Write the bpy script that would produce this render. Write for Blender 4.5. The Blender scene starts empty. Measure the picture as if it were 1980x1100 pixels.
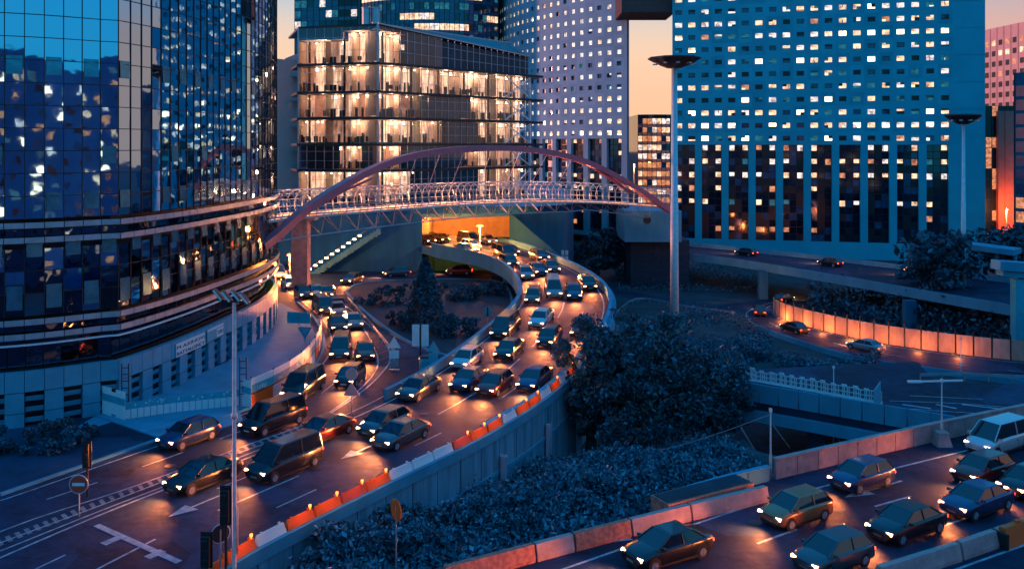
import bpy, math, random
import numpy as np
from mathutils import Vector, Matrix
sc = bpy.context.scene
COL = sc.collection
F = 1700.0; H0 = 280.0; CX = 990.0; CH = 20.0
# ------------------------------------------------------------------ camera
cd = bpy.data.cameras.new("camera"); cam = bpy.data.objects.new("camera", cd); COL.objects.link(cam)
cam.location = (0, 0, CH); cam.rotation_euler = (math.radians(90), 0, 0)
cd.sensor_width = 36; cd.lens = 36 * F / 1980; cd.shift_y = -(550 - H0) / 1980
cd.clip_start = 0.5; cd.clip_end = 6000
sc.camera = cam
# ------------------------------------------------------------------ render / exposure
sc.view_settings.view_transform = 'Standard'; sc.view_settings.look = 'None'
sc.view_settings.exposure = 0.0; sc.view_settings.gamma = 1
sc.cycles.use_denoising = True; sc.cycles.use_light_tree = True
sc.cycles.max_bounces = 6; sc.cycles.transparent_max_bounces = 12
sc.cycles.sample_clamp_indirect = 4
sc.cycles.caustics_reflective = False; sc.cycles.caustics_refractive = False
# ------------------------------------------------------------------ world: dusk sky
SUN_AZ = Vector((-0.95, 0.30, 0.055)).normalized()
w = bpy.data.worlds.new("World"); sc.world = w; w.use_nodes = True
nt = w.node_tree; N = nt.nodes; Lk = nt.links; N.clear()
def nd(t, **k):
    n = N.new(t)
    for a, b in k.items(): setattr(n, a, b)
    return n
def mth(op, a, b=None, c=None, clamp=False):
    n = nd('ShaderNodeMath', operation=op); n.use_clamp = clamp
    for i, v in enumerate((a, b, c)):
        if v is None: continue
        if isinstance(v, (int, float)): n.inputs[i].default_value = v
        else: Lk.new(v, n.inputs[i])
    return n.outputs[0]
def sstep(v, a, b):
    n = nd('ShaderNodeMapRange', interpolation_type='SMOOTHSTEP')
    Lk.new(v, n.inputs[0]); n.inputs[1].default_value = a; n.inputs[2].default_value = b
    return n.outputs[0]
def mixc(f, a, b):
    n = nd('ShaderNodeMix', data_type='RGBA')
    if isinstance(f, float): n.inputs[0].default_value = f
    else: Lk.new(f, n.inputs[0])
    for i, v in ((6, a), (7, b)):
        if isinstance(v, tuple): n.inputs[i].default_value = (*v, 1)
        else: Lk.new(v, n.inputs[i])
    return n.outputs[2]
tc = nd('ShaderNodeTexCoord'); sp = nd('ShaderNodeSeparateXYZ'); Lk.new(tc.outputs['Generated'], sp.inputs[0])
X_, Y_, Z_ = sp.outputs
az = mth('ADD', Y_, mth('MULTIPLY', mth('ABSOLUTE', X_), 0.34))
waz = sstep(az, -0.12, 0.34)
wel = mth('SUBTRACT', 1.0, sstep(Z_, 0.09, 0.24))
wf = mth('MULTIPLY', waz, wel)
warm = mixc(sstep(X_, 0.15, 0.6), mixc(sstep(Z_, 0.0, 0.20), (1.0, 0.58, 0.34), (1.0, 0.74, 0.56)), (0.78, 0.40, 0.33))
warm = mixc(sstep(mth('MULTIPLY', X_, -1.0), 0.3, 0.8), warm, (0.95, 0.42, 0.36))
cool = mixc(sstep(Z_, 0.02, 0.50), (0.035, 0.48, 0.76), (0.02, 0.38, 0.98))
skyc = mixc(wf, cool, warm)
st = nd('ShaderNodeTexSky', sky_type='NISHITA', sun_disc=False)
st.sun_elevation = math.radians(3.2); st.sun_rotation = math.atan2(SUN_AZ.x, SUN_AZ.y)
b1 = nd('ShaderNodeBackground'); Lk.new(skyc, b1.inputs[0]); b1.inputs[1].default_value = 1.0
b2 = nd('ShaderNodeBackground'); Lk.new(st.outputs[0], b2.inputs[0]); b2.inputs[1].default_value = 0.0015
ad = nd('ShaderNodeAddShader'); Lk.new(b1.outputs[0], ad.inputs[0]); Lk.new(b2.outputs[0], ad.inputs[1])
wo = nd('ShaderNodeOutputWorld'); Lk.new(ad.outputs[0], wo.inputs[0])
# ------------------------------------------------------------------ sun: last pink light from the left
sd = bpy.data.lights.new("sun", 'SUN'); sun = bpy.data.objects.new("sun", sd); COL.objects.link(sun)
sd.energy = 2.8; sd.angle = math.radians(3); sd.color = (1.0, 0.36, 0.30)
sun.rotation_euler = SUN_AZ.to_track_quat('Z', 'Y').to_euler()

# ================================================================== helpers
def W(px, py, z=0.0):
    Y = F * (CH - z) / (py - H0); return Vector(((px - CX) * Y / F, Y, z))
def D(px, py, Y): return Vector(((px - CX) * Y / F, Y, CH + (H0 - py) * Y / F))
def zat(py, Y): return CH + (H0 - py) * Y / F

class MB:
    def __init__(s): s.v = []; s.f = []; s.m = []
    def face(s, pts, mi=0):
        n = len(s.v); s.v += [tuple(p) for p in pts]; s.f.append(tuple(range(n, n + len(pts)))); s.m.append(mi)
    def hexa(s, p, mi=0):          # p: 8 points, bottom 4 ccw then top 4
        n = len(s.v); s.v += [tuple(q) for q in p]
        for f in ((3, 2, 1, 0), (4, 5, 6, 7), (0, 1, 5, 4), (1, 2, 6, 5), (2, 3, 7, 6), (3, 0, 4, 7)):
            s.f.append(tuple(n + i for i in f)); s.m.append(mi)
    def box(s, c, size, rz=0.0, mi=0):
        hx, hy, hz = size[0] / 2, size[1] / 2, size[2] / 2; cs, sn = math.cos(rz), math.sin(rz)
        P = []
        for dz in (-hz, hz):
            for dx, dy in ((-hx, -hy), (hx, -hy), (hx, hy), (-hx, hy)):
                P.append((c[0] + dx * cs - dy * sn, c[1] + dx * sn + dy * cs, c[2] + dz))
        s.hexa(P, mi)
    def beam(s, a, b, wd, ht, mi=0):
        a = Vector(a); b = Vector(b); d = (b - a).normalized()
        up = Vector((0, 0, 1)) if abs(d.z) < .99 else Vector((0, 1, 0))
        r = d.cross(up).normalized(); u = r.cross(d)
        r *= wd / 2; u *= ht / 2
        s.hexa([a - r - u, a + r - u, b + r - u, b - r - u, a - r + u, a + r + u, b + r + u, b - r + u], mi)
    def tube(s, pts, rad, n=8, mi=0, cap=True):
        pts = [Vector(p) for p in pts]
        if not hasattr(rad, '__len__'): rad = [rad] * len(pts)
        base = len(s.v); pr = None
        for i, p in enumerate(pts):
            d = (pts[min(i + 1, len(pts) - 1)] - pts[max(i - 1, 0)]).normalized()
            if pr is None:
                up = Vector((0, 0, 1)) if abs(d.z) < .9 else Vector((1, 0, 0)); pr = d.cross(up).normalized()
            else: pr = (pr - d * pr.dot(d)).normalized()
            q = d.cross(pr)
            for k in range(n):
                a = 2 * math.pi * k / n
                s.v.append(tuple(p + (pr * math.cos(a) + q * math.sin(a)) * rad[i]))
        for i in range(len(pts) - 1):
            for k in range(n):
                k2 = (k + 1) % n
                s.f.append((base + i * n + k, base + i * n + k2, base + (i + 1) * n + k2, base + (i + 1) * n + k)); s.m.append(mi)
        if cap:
            s.f.append(tuple(base + k for k in range(n))[::-1]); s.m.append(mi)
            s.f.append(tuple(base + (len(pts) - 1) * n + k for k in range(n))); s.m.append(mi)
    def prism(s, poly, z0, z1, mi=0, mi_top=None):
        n = len(poly); b = len(s.v)
        ar = sum(poly[i][0] * poly[(i + 1) % n][1] - poly[(i + 1) % n][0] * poly[i][1] for i in range(n))
        if ar < 0: poly = poly[::-1]
        s.v += [(p[0], p[1], z0) for p in poly] + [(p[0], p[1], z1) for p in poly]
        s.f.append(tuple(range(b, b + n))[::-1]); s.m.append(mi)
        s.f.append(tuple(range(b + n, b + 2 * n))); s.m.append(mi if mi_top is None else mi_top)
        for i in range(n):
            j = (i + 1) % n; s.f.append((b + i, b + j, b + n + j, b + n + i)); s.m.append(mi)
    def wall(s, pts, t, z0, z1, mi=0, closed=False, rel=True):     # pts Vector3; z relative to pts z when rel
        n = len(pts); L = []; R = []
        for i in range(n):
            a = pts[max(i - 1, 0)]; b = pts[min(i + 1, n - 1)]
            d = Vector((b[0] - a[0], b[1] - a[1])).normalized(); nn = Vector((-d.y, d.x)) * t / 2
            zz = pts[i][2] if rel else 0
            L.append((pts[i][0] + nn.x, pts[i][1] + nn.y, zz)); R.append((pts[i][0] - nn.x, pts[i][1] - nn.y, zz))
        b0 = len(s.v)
        for i in range(n):
            for q, z in ((L[i], z0), (R[i], z0), (R[i], z1), (L[i], z1)): s.v.append((q[0], q[1], q[2] + z))
        for i in range(n - 1):
            o = b0 + 4 * i
            for k in range(4):
                k2 = (k + 1) % 4; s.f.append((o + k, o + 4 + k, o + 4 + k2, o + k2)); s.m.append(mi)
        s.f.append((b0, b0 + 1, b0 + 2, b0 + 3)); s.m.append(mi)
        o = b0 + 4 * (n - 1); s.f.append((o + 3, o + 2, o + 1, o)); s.m.append(mi)
    def disc(s, c, nrm, r, t=0.04, n=20, mi=0):
        nrm = Vector(nrm).normalized(); c = Vector(c)
        s.tube([c - nrm * t / 2, c + nrm * t / 2], r, n, mi)
    def mesh(s, name, mats, smooth=False):
        me = bpy.data.meshes.new(name); me.from_pydata(s.v, [], s.f)
        for m in (mats if isinstance(mats, (list, tuple)) else [mats]): me.materials.append(m)
        me.polygons.foreach_set('material_index', s.m)
        if smooth: me.polygons.foreach_set('use_smooth', [True] * len(s.f))
        me.update(); return me
    def build(s, name, mats, parent=None, smooth=False):
        o = bpy.data.objects.new(name, s.mesh(name, mats, smooth)); COL.objects.link(o)
        if parent is not None: o.parent = parent
        return o
def tag(o, label=None, cat=None, group=None, kind=None):
    if label: o['label'] = label
    if cat: o['category'] = cat
    if group: o['group'] = group
    if kind: o['kind'] = kind
    return o
def empty(name, loc=(0, 0, 0), rz=0.0, label=None, cat=None, group=None):
    o = bpy.data.objects.new(name, None); o.empty_display_size = .3; COL.objects.link(o)
    o.location = loc; o.rotation_euler = (0, 0, rz); return tag(o, label, cat, group)
def inst(name, me, parent, loc=(0, 0, 0), rot=(0, 0, 0)):
    o = bpy.data.objects.new(name, me); COL.objects.link(o); o.parent = parent; o.location = loc; o.rotation_euler = rot; return o
def copy_tree(o, parent=None):
    c = o.copy(); COL.objects.link(c)
    if parent is not None: c.parent = parent
    for ch in list(o.children): copy_tree(ch, c)
    return c
def crom(pts, n):                  # Catmull-Rom through points, n samples per span
    out = []; P = [pts[0] * 2 - pts[1]] + list(pts) + [pts[-1] * 2 - pts[-2]]
    for i in range(1, len(P) - 2):
        for k in range(n):
            t = k / n
            out.append(0.5 * ((2 * P[i]) + (P[i + 1] - P[i - 1]) * t + (2 * P[i - 1] - 5 * P[i] + 4 * P[i + 1] - P[i + 2]) * t * t
                              + (3 * P[i] - P[i - 1] - 3 * P[i + 1] + P[i + 2]) * t ** 3))
    out.append(P[-2].copy()); return out

# ------------------------------------------------------------------ materials
MT = {}
def mat(name, col, rough=.7, metal=0.0, var=.25, scale=1.0, bump=0.0, patch=0, emit=None, es=0.0, spec=.5, stretch=None, coat=0.0, var2=0.0):
    m = bpy.data.materials.new(name); m.use_nodes = True; t = m.node_tree; n = t.nodes; l = t.links
    b = n['Principled BSDF']; b.inputs['Roughness'].default_value = rough; b.inputs['Metallic'].default_value = metal
    b.inputs['Specular IOR Level'].default_value = spec; b.inputs['Coat Weight'].default_value = coat
    tcd = n.new('ShaderNodeTexCoord'); mp = n.new('ShaderNodeMapping'); l.new(tcd.outputs['Object'], mp.inputs[0])
    if stretch: mp.inputs['Scale'].default_value = stretch
    nz = n.new('ShaderNodeTexNoise'); nz.inputs['Scale'].default_value = scale; nz.inputs['Detail'].default_value = 6; nz.inputs['Roughness'].default_value = .65
    l.new(mp.outputs[0], nz.inputs[0])
    cr = n.new('ShaderNodeValToRGB'); l.new(nz.outputs[0], cr.inputs[0])
    cr.color_ramp.elements[0].position = .3; cr.color_ramp.elements[1].position = .7
    cr.color_ramp.elements[0].color = (*[c * (1 - var) for c in col], 1); cr.color_ramp.elements[1].color = (*[min(1, c * (1 + var)) for c in col], 1)
    if patch:
        vo = n.new('ShaderNodeTexVoronoi'); vo.inputs['Scale'].default_value = patch; vo.distance = 'CHEBYCHEV'; l.new(mp.outputs[0], vo.inputs[0]); hs = n.new('ShaderNodeHueSaturation'); sx_ = n.new('ShaderNodeSeparateColor'); l.new(vo.outputs['Color'], sx_.inputs[0])
        mr = n.new('ShaderNodeMapRange'); l.new(sx_.outputs[0], mr.inputs[0]); mr.inputs[3].default_value = .62; mr.inputs[4].default_value = 1.3; l.new(mr.outputs[0], hs.inputs['Value']); l.new(cr.outputs[0], hs.inputs['Color']); l.new(hs.outputs[0], b.inputs['Base Color'])
        n4 = n.new('ShaderNodeTexNoise'); n4.inputs['Scale'].default_value = scale * 3; l.new(mp.outputs[0], n4.inputs[0]); m4 = n.new('ShaderNodeMapRange'); l.new(n4.outputs[0], m4.inputs[0]); m4.inputs[3].default_value = rough - .25; m4.inputs[4].default_value = min(1, rough + .2); l.new(m4.outputs[0], b.inputs['Roughness'])
    else: l.new(cr.outputs[0], b.inputs['Base Color'])
    if bump:
        bp = n.new('ShaderNodeBump'); bp.inputs['Strength'].default_value = bump; bp.inputs['Distance'].default_value = .05
        n2 = n.new('ShaderNodeTexNoise'); n2.inputs['Scale'].default_value = scale * 6; n2.inputs['Detail'].default_value = 4
        l.new(mp.outputs[0], n2.inputs[0]); l.new(n2.outputs[0], bp.inputs['Height']); l.new(bp.outputs[0], b.inputs['Normal'])
    if emit:
        b.inputs['Emission Strength'].default_value = es
        if var2:
            n3 = n.new('ShaderNodeTexNoise'); n3.inputs['Scale'].default_value = var2; n3.inputs['Detail'].default_value = 5; n3.inputs['Roughness'].default_value = .7
            l.new(mp.outputs[0], n3.inputs[0]); c3 = n.new('ShaderNodeValToRGB'); l.new(n3.outputs[0], c3.inputs[0])
            c3.color_ramp.elements[0].position = .36; c3.color_ramp.elements[1].position = .62
            c3.color_ramp.elements[0].color = (*[emit[0] * .20, emit[1] * .12, emit[2] * .10], 1); c3.color_ramp.elements[1].color = (*emit, 1)
            l.new(c3.outputs[0], b.inputs['Emission Color'])
        else: b.inputs['Emission Color'].default_value = (*emit, 1)
    MT[name] = m; return m
asphalt = mat('asphalt', (.012, .030, .062), .74, spec=.15, var=.45, scale=.5, patch=.16, bump=.4)
asphalt2 = mat('old_asphalt', (.014, .042, .078), .78, spec=.15, patch=.1, var=.35, scale=.35, bump=.25)
wpaint = mat('worn_paint', (.16, .18, .2), .6, var=.6, scale=2)
paint = mat('road_paint', (.26, .34, .38), .6, var=.55, scale=2.2)
conc = mat('concrete', (.07, .27, .36), .85, spec=.2, var=.22, scale=.35, bump=.2, stretch=(1, 1, .35))
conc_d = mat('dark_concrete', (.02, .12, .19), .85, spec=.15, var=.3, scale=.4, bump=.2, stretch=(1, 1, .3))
conc_t = mat('tower_concrete', (.022, .37, .46), .8, spec=.15, var=.12, scale=.12, bump=.1)
conc_t2 = mat('tower_concrete_b', (.03, .39, .48), .8, spec=.15, var=.14, scale=.2, bump=.1)
conc_t3 = mat('tower_concrete_c', (.018, .33, .42), .8, spec=.15, var=.14, scale=.2, bump=.1)
grass_g = mat('rough_ground', (.02, .042, .05), .95, var=.6, scale=.35, bump=.6)
soil = mat('island_ground', (.012, .034, .05), .95, var=.5, scale=.6, bump=.6)
paving = mat('paving', (.02, .24, .34), .75, var=.25, scale=.6, bump=.15)
steel = mat('galvanised_steel', (.42, .43, .45), .42, .7, var=.15, scale=2)
pole_m = mat('painted_pole', (.60, .60, .60), .5, .0, var=.15, scale=2)
dark_m = mat('dark_metal', (.03, .03, .035), .45, .4, var=.3, scale=3)
black = mat('black_plastic', (.012, .012, .014), .5, var=.3, scale=4)
white_p = mat('white_panel', (.72, .70, .68), .5, var=.08, scale=2)
orange_p = mat('orange_plastic', (1.0, .10, .004), .5, var=.12, scale=2)
red_p = mat('red_paint', (.62, .06, .03), .5, var=.15, scale=2)
teal_p = mat('teal_paint', (.02, .34, .42), .5, var=.15, scale=2)
rust = mat('purple_steel', (.55, .13, .17), .45, .2, var=.12, scale=1)
brickm = mat('red_block', (.52, .16, .11), .85, var=.5, scale=4, bump=.5)
pinkc = mat('pinkish_concrete', (.46, .27, .25), .85, var=.3, scale=1.2, bump=.3)
beige = mat('beige_render', (.66, .38, .32), .8, var=.08, scale=.3)
redcol = mat('red_cladding', (.62, .16, .12), .7, var=.12, scale=.6)
glass_dark = mat('dark_glass', (.006, .010, .022), .06, var=.4, scale=.8, spec=.8)
glass_blue = mat('blue_glass', (.010, .06, .13), .10, var=.5, scale=.8, spec=.8)
blackwin = mat('black_opening', (.006, .007, .012), .3, var=.3, scale=2)
lit_w = mat('lit_window_warm', (.2, .15, .1), .4, emit=(1, .64, .38), es=1.9, var2=.9)
lit_o = mat('lit_window_orange', (.2, .12, .08), .4, emit=(1, .38, .16), es=1.0, var2=1.2)
lit_c = mat('lit_window_pale', (.2, .2, .2), .4, emit=(.95, .82, .74), es=1.6, var2=1.1)
lit_b = mat('lit_window_teal', (.05, .1, .12), .3, emit=(.05, .42, .55), es=.38, var2=1.2)
lit_hot = mat('bright_window', (.3, .2, .1), .4, emit=(1, .70, .42), es=4.5)
WINM = [lit_w, lit_c, lit_b, glass_blue, blackwin, lit_o, lit_hot]
room = mat('glowing_room_wall', (.5, .35, .25), .7, emit=(1, .50, .32), es=.62, var2=.8, stretch=(1.6, 1.6, .5))  # room walls emit a warm glow of their own in place of room lighting
room_b = mat('glowing_room_wall_bright', (.5, .4, .3), .7, emit=(1, .64, .42), es=1.5, var2=1.3, stretch=(2, 2, .4))
room_c = mat('glowing_room_wall_dim', (.3, .2, .15), .7, emit=(1, .36, .2), es=.4, var2=.8)
room_d = mat('unlit_room_wall', (.02, .10, .17), .7, var=.5, scale=.5)
lamp_w = mat('lamp_warm', (1, .8, .6), .4, emit=(1, .62, .32), es=14)
lamp_o = mat('lamp_sodium', (1, .5, .2), .4, emit=(1, .34, .08), es=5)
lamp_head = mat('headlamp_glow', (1, .8, .6), .3, emit=(1, .50, .22), es=11)
lamp_tail = mat('tail_lamp_red', (.5, .02, .01), .3, emit=(1, .05, .015), es=9)
leafA = mat('leaf_green', (.02, .11, .15), .55, var=.75, scale=.9)
leafB = mat('leaf_dark', (.012, .045, .068), .6, var=.7, scale=.8)
leafC = mat('leaf_bright', (.035, .16, .22), .5, var=.8, scale=1.1)
bark = mat('bark', (.05, .045, .04), .9, var=.4, scale=3, bump=.5)
tyre = mat('tyre_rubber', (.012, .012, .013), .8); rimm = mat('alloy_rim', (.5, .5, .52), .3, .8)
carglass = mat('car_glass', (.006, .012, .02), .05, spec=.9)
CARP = [mat('car_paint_' + n, c, .28, .25, var=.04, coat=.6) for n, c in (('black', (.012, .013, .018)), ('grey', (.07, .075, .085)), ('silver', (.26, .27, .29)),
        ('blue', (.015, .04, .12)), ('white', (.5, .5, .5)), ('orange', (.42, .14, .05)), ('red', (.25, .02, .015)))]
CARN = ['black', 'dark grey', 'silver', 'dark blue', 'white', 'orange', 'red']
# mirror glass with gentle waviness
def mirror(name, tint, wav):
    m = bpy.data.materials.new(name); m.use_nodes = True; n = m.node_tree.nodes; l = m.node_tree.links; b = n['Principled BSDF']
    b.inputs['Base Color'].default_value = (*tint, 1); b.inputs['Metallic'].default_value = 1; b.inputs['Roughness'].default_value = .025
    t = n.new('ShaderNodeTexCoord'); z = n.new('ShaderNodeTexNoise'); z.inputs['Scale'].default_value = .55; z.inputs['Detail'].default_value = 2
    l.new(t.outputs['Object'], z.inputs[0]); bp = n.new('ShaderNodeBump'); bp.inputs['Strength'].default_value = wav; bp.inputs['Distance'].default_value = .08
    l.new(z.outputs[0], bp.inputs['Height']); l.new(bp.outputs[0], b.inputs['Normal']); return m
mirr = mirror('mirror_glass', (.30, .54, .72), .08)
mirr_d = mirror('dark_mirror_glass', (.10, .14, .20), .2)
def clearglass():
    m = bpy.data.materials.new('clear_glass'); m.use_nodes = True; n = m.node_tree.nodes; l = m.node_tree.links
    for x in list(n): n.remove(x)
    o = n.new('ShaderNodeOutputMaterial'); mx = n.new('ShaderNodeMixShader'); fr = n.new('ShaderNodeFresnel'); fr.inputs[0].default_value = 1.7
    a = n.new('ShaderNodeBsdfTransparent'); a.inputs[0].default_value = (.92, .93, .95, 1); g = n.new('ShaderNodeBsdfGlossy'); g.inputs['Roughness'].default_value = .02; g.inputs[0].default_value = (.7, .9, 1, 1)
    l.new(fr.outputs[0], mx.inputs[0]); l.new(a.outputs[0], mx.inputs[1]); l.new(g.outputs[0], mx.inputs[2]); l.new(mx.outputs[0], o.inputs[0]); return m
cglass = clearglass()

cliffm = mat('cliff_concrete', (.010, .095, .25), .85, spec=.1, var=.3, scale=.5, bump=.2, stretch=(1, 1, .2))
wallc = mat('streaked_concrete', (.17, .27, .33), .85, var=.5, scale=1.0, bump=.25, stretch=(1.6, 1.6, .12))
# ================================================================== SETTING: ground, terrain, roads
ZL = -6.0
mb = MB(); mb.face([(-1500, -400, ZL), (1500, -400, ZL), (1500, 3200, ZL), (-1500, 3200, ZL)]); mb.build('ground', grass_g)['kind'] = 'structure'
# curving viaduct, pairs of kerb points (left px, right px, height)
VP = [(-120, 1120, 330, 1180, 0), (200, 985, 469, 1082, 0), (450, 890, 704, 961, 0), (700, 795, 933, 848, 0.0), (850, 715, 1072, 756, .3),
      (950, 640, 1150, 668, 1), (1000, 590, 1180, 606, 2), (1003, 555, 1168, 562, 2.8), (975, 520, 1120, 527, 3.4), (920, 498, 1060, 500, 3.8), (850, 484, 1000, 478, 4)]
VL = [W(a, b, z) for a, b, c, d, z in VP]; VR = [W(c, d, z) for a, b, c, d, z in VP]
VL += [Vector((-17, 143, 4.1)), Vector((-27, 156, 4.2))]; VR += [Vector((-6, 148, 4.1)), Vector((-17, 163, 4.2))]
VLs = crom(VL, 8); VRs = crom(VR, 8)
class Rib:
    def __init__(s, L, R):
        s.L = L; s.R = R; c = [(a + b) / 2 for a, b in zip(L, R)]; s.d = [0]
        for i in range(1, len(c)): s.d.append(s.d[-1] + (c[i] - c[i - 1]).length)
        s.len = s.d[-1]
    def at(s, dist, u, dz=0):
        dist = max(0, min(s.len - 1e-4, dist)); i = 0
        while s.d[i + 1] < dist: i += 1
        t = (dist - s.d[i]) / (s.d[i + 1] - s.d[i])
        p = s.L[i].lerp(s.L[i + 1], t).lerp(s.R[i].lerp(s.R[i + 1], t), u); return Vector((p.x, p.y, p.z + dz))
    def surf(s, mb, dz, mi=0):
        for i in range(len(s.L) - 1):
            a, b, c, d = s.L[i], s.R[i], s.R[i + 1], s.L[i + 1]; o = Vector((0, 0, dz)); mb.face([a + o, b + o, c + o, d + o], mi)
    def stripe(s, mb, u, wd, d0=0, d1=None, dz=.03, dash=None, mi=0):
        d1 = s.len if d1 is None else d1; d = d0; k = 0
        step = 1.5 if dash is None else dash[0]; gap = 0 if dash is None else dash[1]
        while d < d1 - .01:
            e = min(d + step, d1); n = 2 if dash else 1
            for j in range(n):
                a0 = d + (e - d) * j / n; a1 = d + (e - d) * (j + 1) / n
                p, q = s.at(a0, u, dz), s.at(a1, u, dz); t = (q - p)
                if t.length < 1e-3: continue
                nn = Vector((-t.y, t.x, 0)).normalized() * wd / 2
                mb.face([p - nn, q - nn, q + nn, p + nn], mi)
            d = e + gap
via = Rib(VLs, VRs)
# raised terrace the roads lie on
poly = [(p.x, p.y) for p in VRs if p.y < 137] + [(-2, 140.5), (-14, 139.2), (-130, 139.2), (-130, 10), (-9, 10)]
mb = MB(); mb.prism(poly, ZL - 1, 0.0, 0, 1); mb.build('terrace_ground', [conc_d, asphalt2])['kind'] = 'structure'
# plaza on top of the cliff wall
mb = MB(); mb.prism([(-130, 140), (-15, 140), (-15, 170), (0.5, 170), (0.5, 142), (9, 150), (13, 186), (8, 420), (-130, 420)], ZL - 1, 9.5, 0, 1)
mb.prism([(-15, 140), (.5, 142), (.5, 170), (-15, 170)], 8.6, 9.5, 0, 1)
mb.build('plaza', [conc_d, paving])['kind'] = 'structure'
# viaduct deck
mb = MB(); via.surf(mb, .02, 0)
vr = empty('curved_viaduct', VL[5], label='curving raised road viaduct sweeping from the tunnel mouth to the lower left corner', cat='viaduct')
def reparent(o, p): o.parent = p; o.matrix_parent_inverse = p.matrix_world.inverted() if False else Matrix.Translation(-p.location); return o
reparent(mb.build('road_surface', asphalt), vr)
mb = MB()
for i in range(len(VLs) - 1):
    if VLs[i].z < .25 and i < 40: 
        if VLs[i].z < .05: continue
    a, b, c, d = VLs[i], VRs[i], VRs[i + 1], VLs[i + 1]; o1 = Vector((0, 0, -.02)); o0 = Vector((0, 0, -1.15))
    mb.hexa([a + o0, b + o0, c + o0, d + o0, a + o1, b + o1, c + o1, d + o1])
reparent(mb.build('deck_slab', conc), vr)
mb = MB(); k0 = next(i for i, p in enumerate(VLs) if p.z > .25); kt = next(i for i, p in enumerate(VLs) if p.y > 136)
mb.wall(VLs[k0 - 6:kt], .25, -1.2, .75); mb.wall([p + Vector((0, 0, 0)) for p in VLs[k0 - 6:kt]], .4, .76, .86)
reparent(mb.build('inner_parapet', conc), vr)
mb = MB(); mb.wall(VRs[k0 - 8:kt + 2], .25, -1.3, .8); mb.wall(VRs[k0 - 8:kt + 2], .42, .81, .93)
reparent(mb.build('outer_parapet', conc), vr)
for i in range(k0 + 14, kt - 4, 9):
    m = (VLs[i] + VRs[i]) / 2; t = (VRs[i] - VLs[i]).normalized(); mb = MB(); mb.beam((m.x - t.x * 3, m.y - t.y * 3, m.z - 1.2), (m.x + t.x * 3, m.y + t.y * 3, m.z - 1.2), 1.0, .5)
    mb.tube([(m.x, m.y, ZL), (m.x, m.y, m.z - 1.3)], .7, 12); reparent(mb.build('pier', conc), vr)
# markings on the viaduct
mb = MB(); 
via.stripe(mb, .045, .15, 0, via.len - 6); via.stripe(mb, .93, .16, 0, via.len - 6)
via.stripe(mb, .27, .12, 0, via.len - 6, dash=(3, 9)); via.stripe(mb, .50, .14, 0, via.len - 6, dash=(6, 4)); via.stripe(mb, .72, .12, 0, via.len - 6, dash=(3, 9))
def arrow(mb, c, ang, ln=4.0, dz=.032, wd=.16):
    c = Vector(c); d = Vector((math.cos(ang), math.sin(ang), 0)); n = Vector((-d.y, d.x, 0)); c = c + Vector((0, 0, dz))
    a = c - d * ln / 2; b = c + d * ln * .12
    mb.face([a - n * wd / 2, b - n * wd / 2, b + n * wd / 2, a + n * wd / 2]); t = c + d * ln / 2
    mb.face([b + d * .005 - n * .55, t, b + d * .005 + n * .55])
for px, py in ((385, 975), (700, 870), (920, 745), (1010, 735)):
    p = W(px, py, 0.03 if px < 800 else .25); arrow(mb, p, math.atan2(-.85, -.53), 4)
# stop line
p0 = W(180, 1018, 0); p1 = W(340, 1090, 0)
for dd in (0, ):
    mb.face([p0 + Vector((0, 0, .034)), p1 + Vector((0, 0, .034)), p1 + Vector((.2, .3, .034)), p0 + Vector((.2, .3, .034))])
for px, py in ((215, 1040), (300, 1066)):
    p = W(px, py + 6, 0); mb.box((p.x, p.y, .036), (.9, .5, .002), 1.0)
mb.build('lane_markings', paint)['kind'] = 'structure'

# S-shaped road at the left
SP = [(-160, 1010, -110, 1080), (0, 965, 60, 1010), (200, 895, 260, 945), (400, 825, 470, 868), (540, 765, 640, 802), (616, 705, 735, 716), (636, 662, 722, 660), (622, 622, 690, 614),
      (586, 588, 650, 585), (548, 560, 604, 558), (522, 535, 572, 537), (495, 508, 542, 514)]
SL = crom([W(a, b, 0) for a, b, c, d in SP], 8); SR = crom([W(c, d, 0) for a, b, c, d in SP], 8)
sroad = Rib(SL, SR); mb = MB(); sroad.surf(mb, .012); o = mb.build('left_road', asphalt); o['kind'] = 'structure'
LP = [(640, 668, 722, 662), (612, 612, 690, 600), (602, 578, 664, 574), (632, 553, 680, 562), (700, 536, 720, 546), (780, 530, 785, 538), (880, 527, 880, 535), (960, 529, 955, 537), (1040, 533, 1030, 541)]
LLs = crom([W(a, b, 0) for a, b, c, d in LP], 8); LRs = crom([W(c, d, 0) for a, b, c, d in LP], 8)
loop = Rib(LLs, LRs); mb = MB(); loop.surf(mb, .022); o = mb.build('loop_road', asphalt); o['kind'] = 'structure'
RP = [(1150, 556, 1150, 566), (1230, 566, 1240, 578), (1310, 578, 1320, 592), (1400, 588, 1410, 604), (1500, 575, 1510, 590), (1600, 565, 1610, 577)]
rl = crom([W(a, b, ZL) for a, b, c, d in RP], 6); rr = crom([W(c, d, ZL) for a, b, c, d in RP], 6)
lowr = Rib(rl, rr); mb = MB(); lowr.surf(mb, .02); o = mb.build('low_link_road', asphalt2); o['kind'] = 'structure'
mb = MB()
sroad.stripe(mb, .06, .13, dz=.034); sroad.stripe(mb, .94, .13, dz=.034, d1=sroad.len - 30); sroad.stripe(mb, .5, .12, dz=.034, dash=(3, 3), d0=0)
loop.stripe(mb, .5, .12, dz=.04, dash=(3, 3), d0=8)
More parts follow.
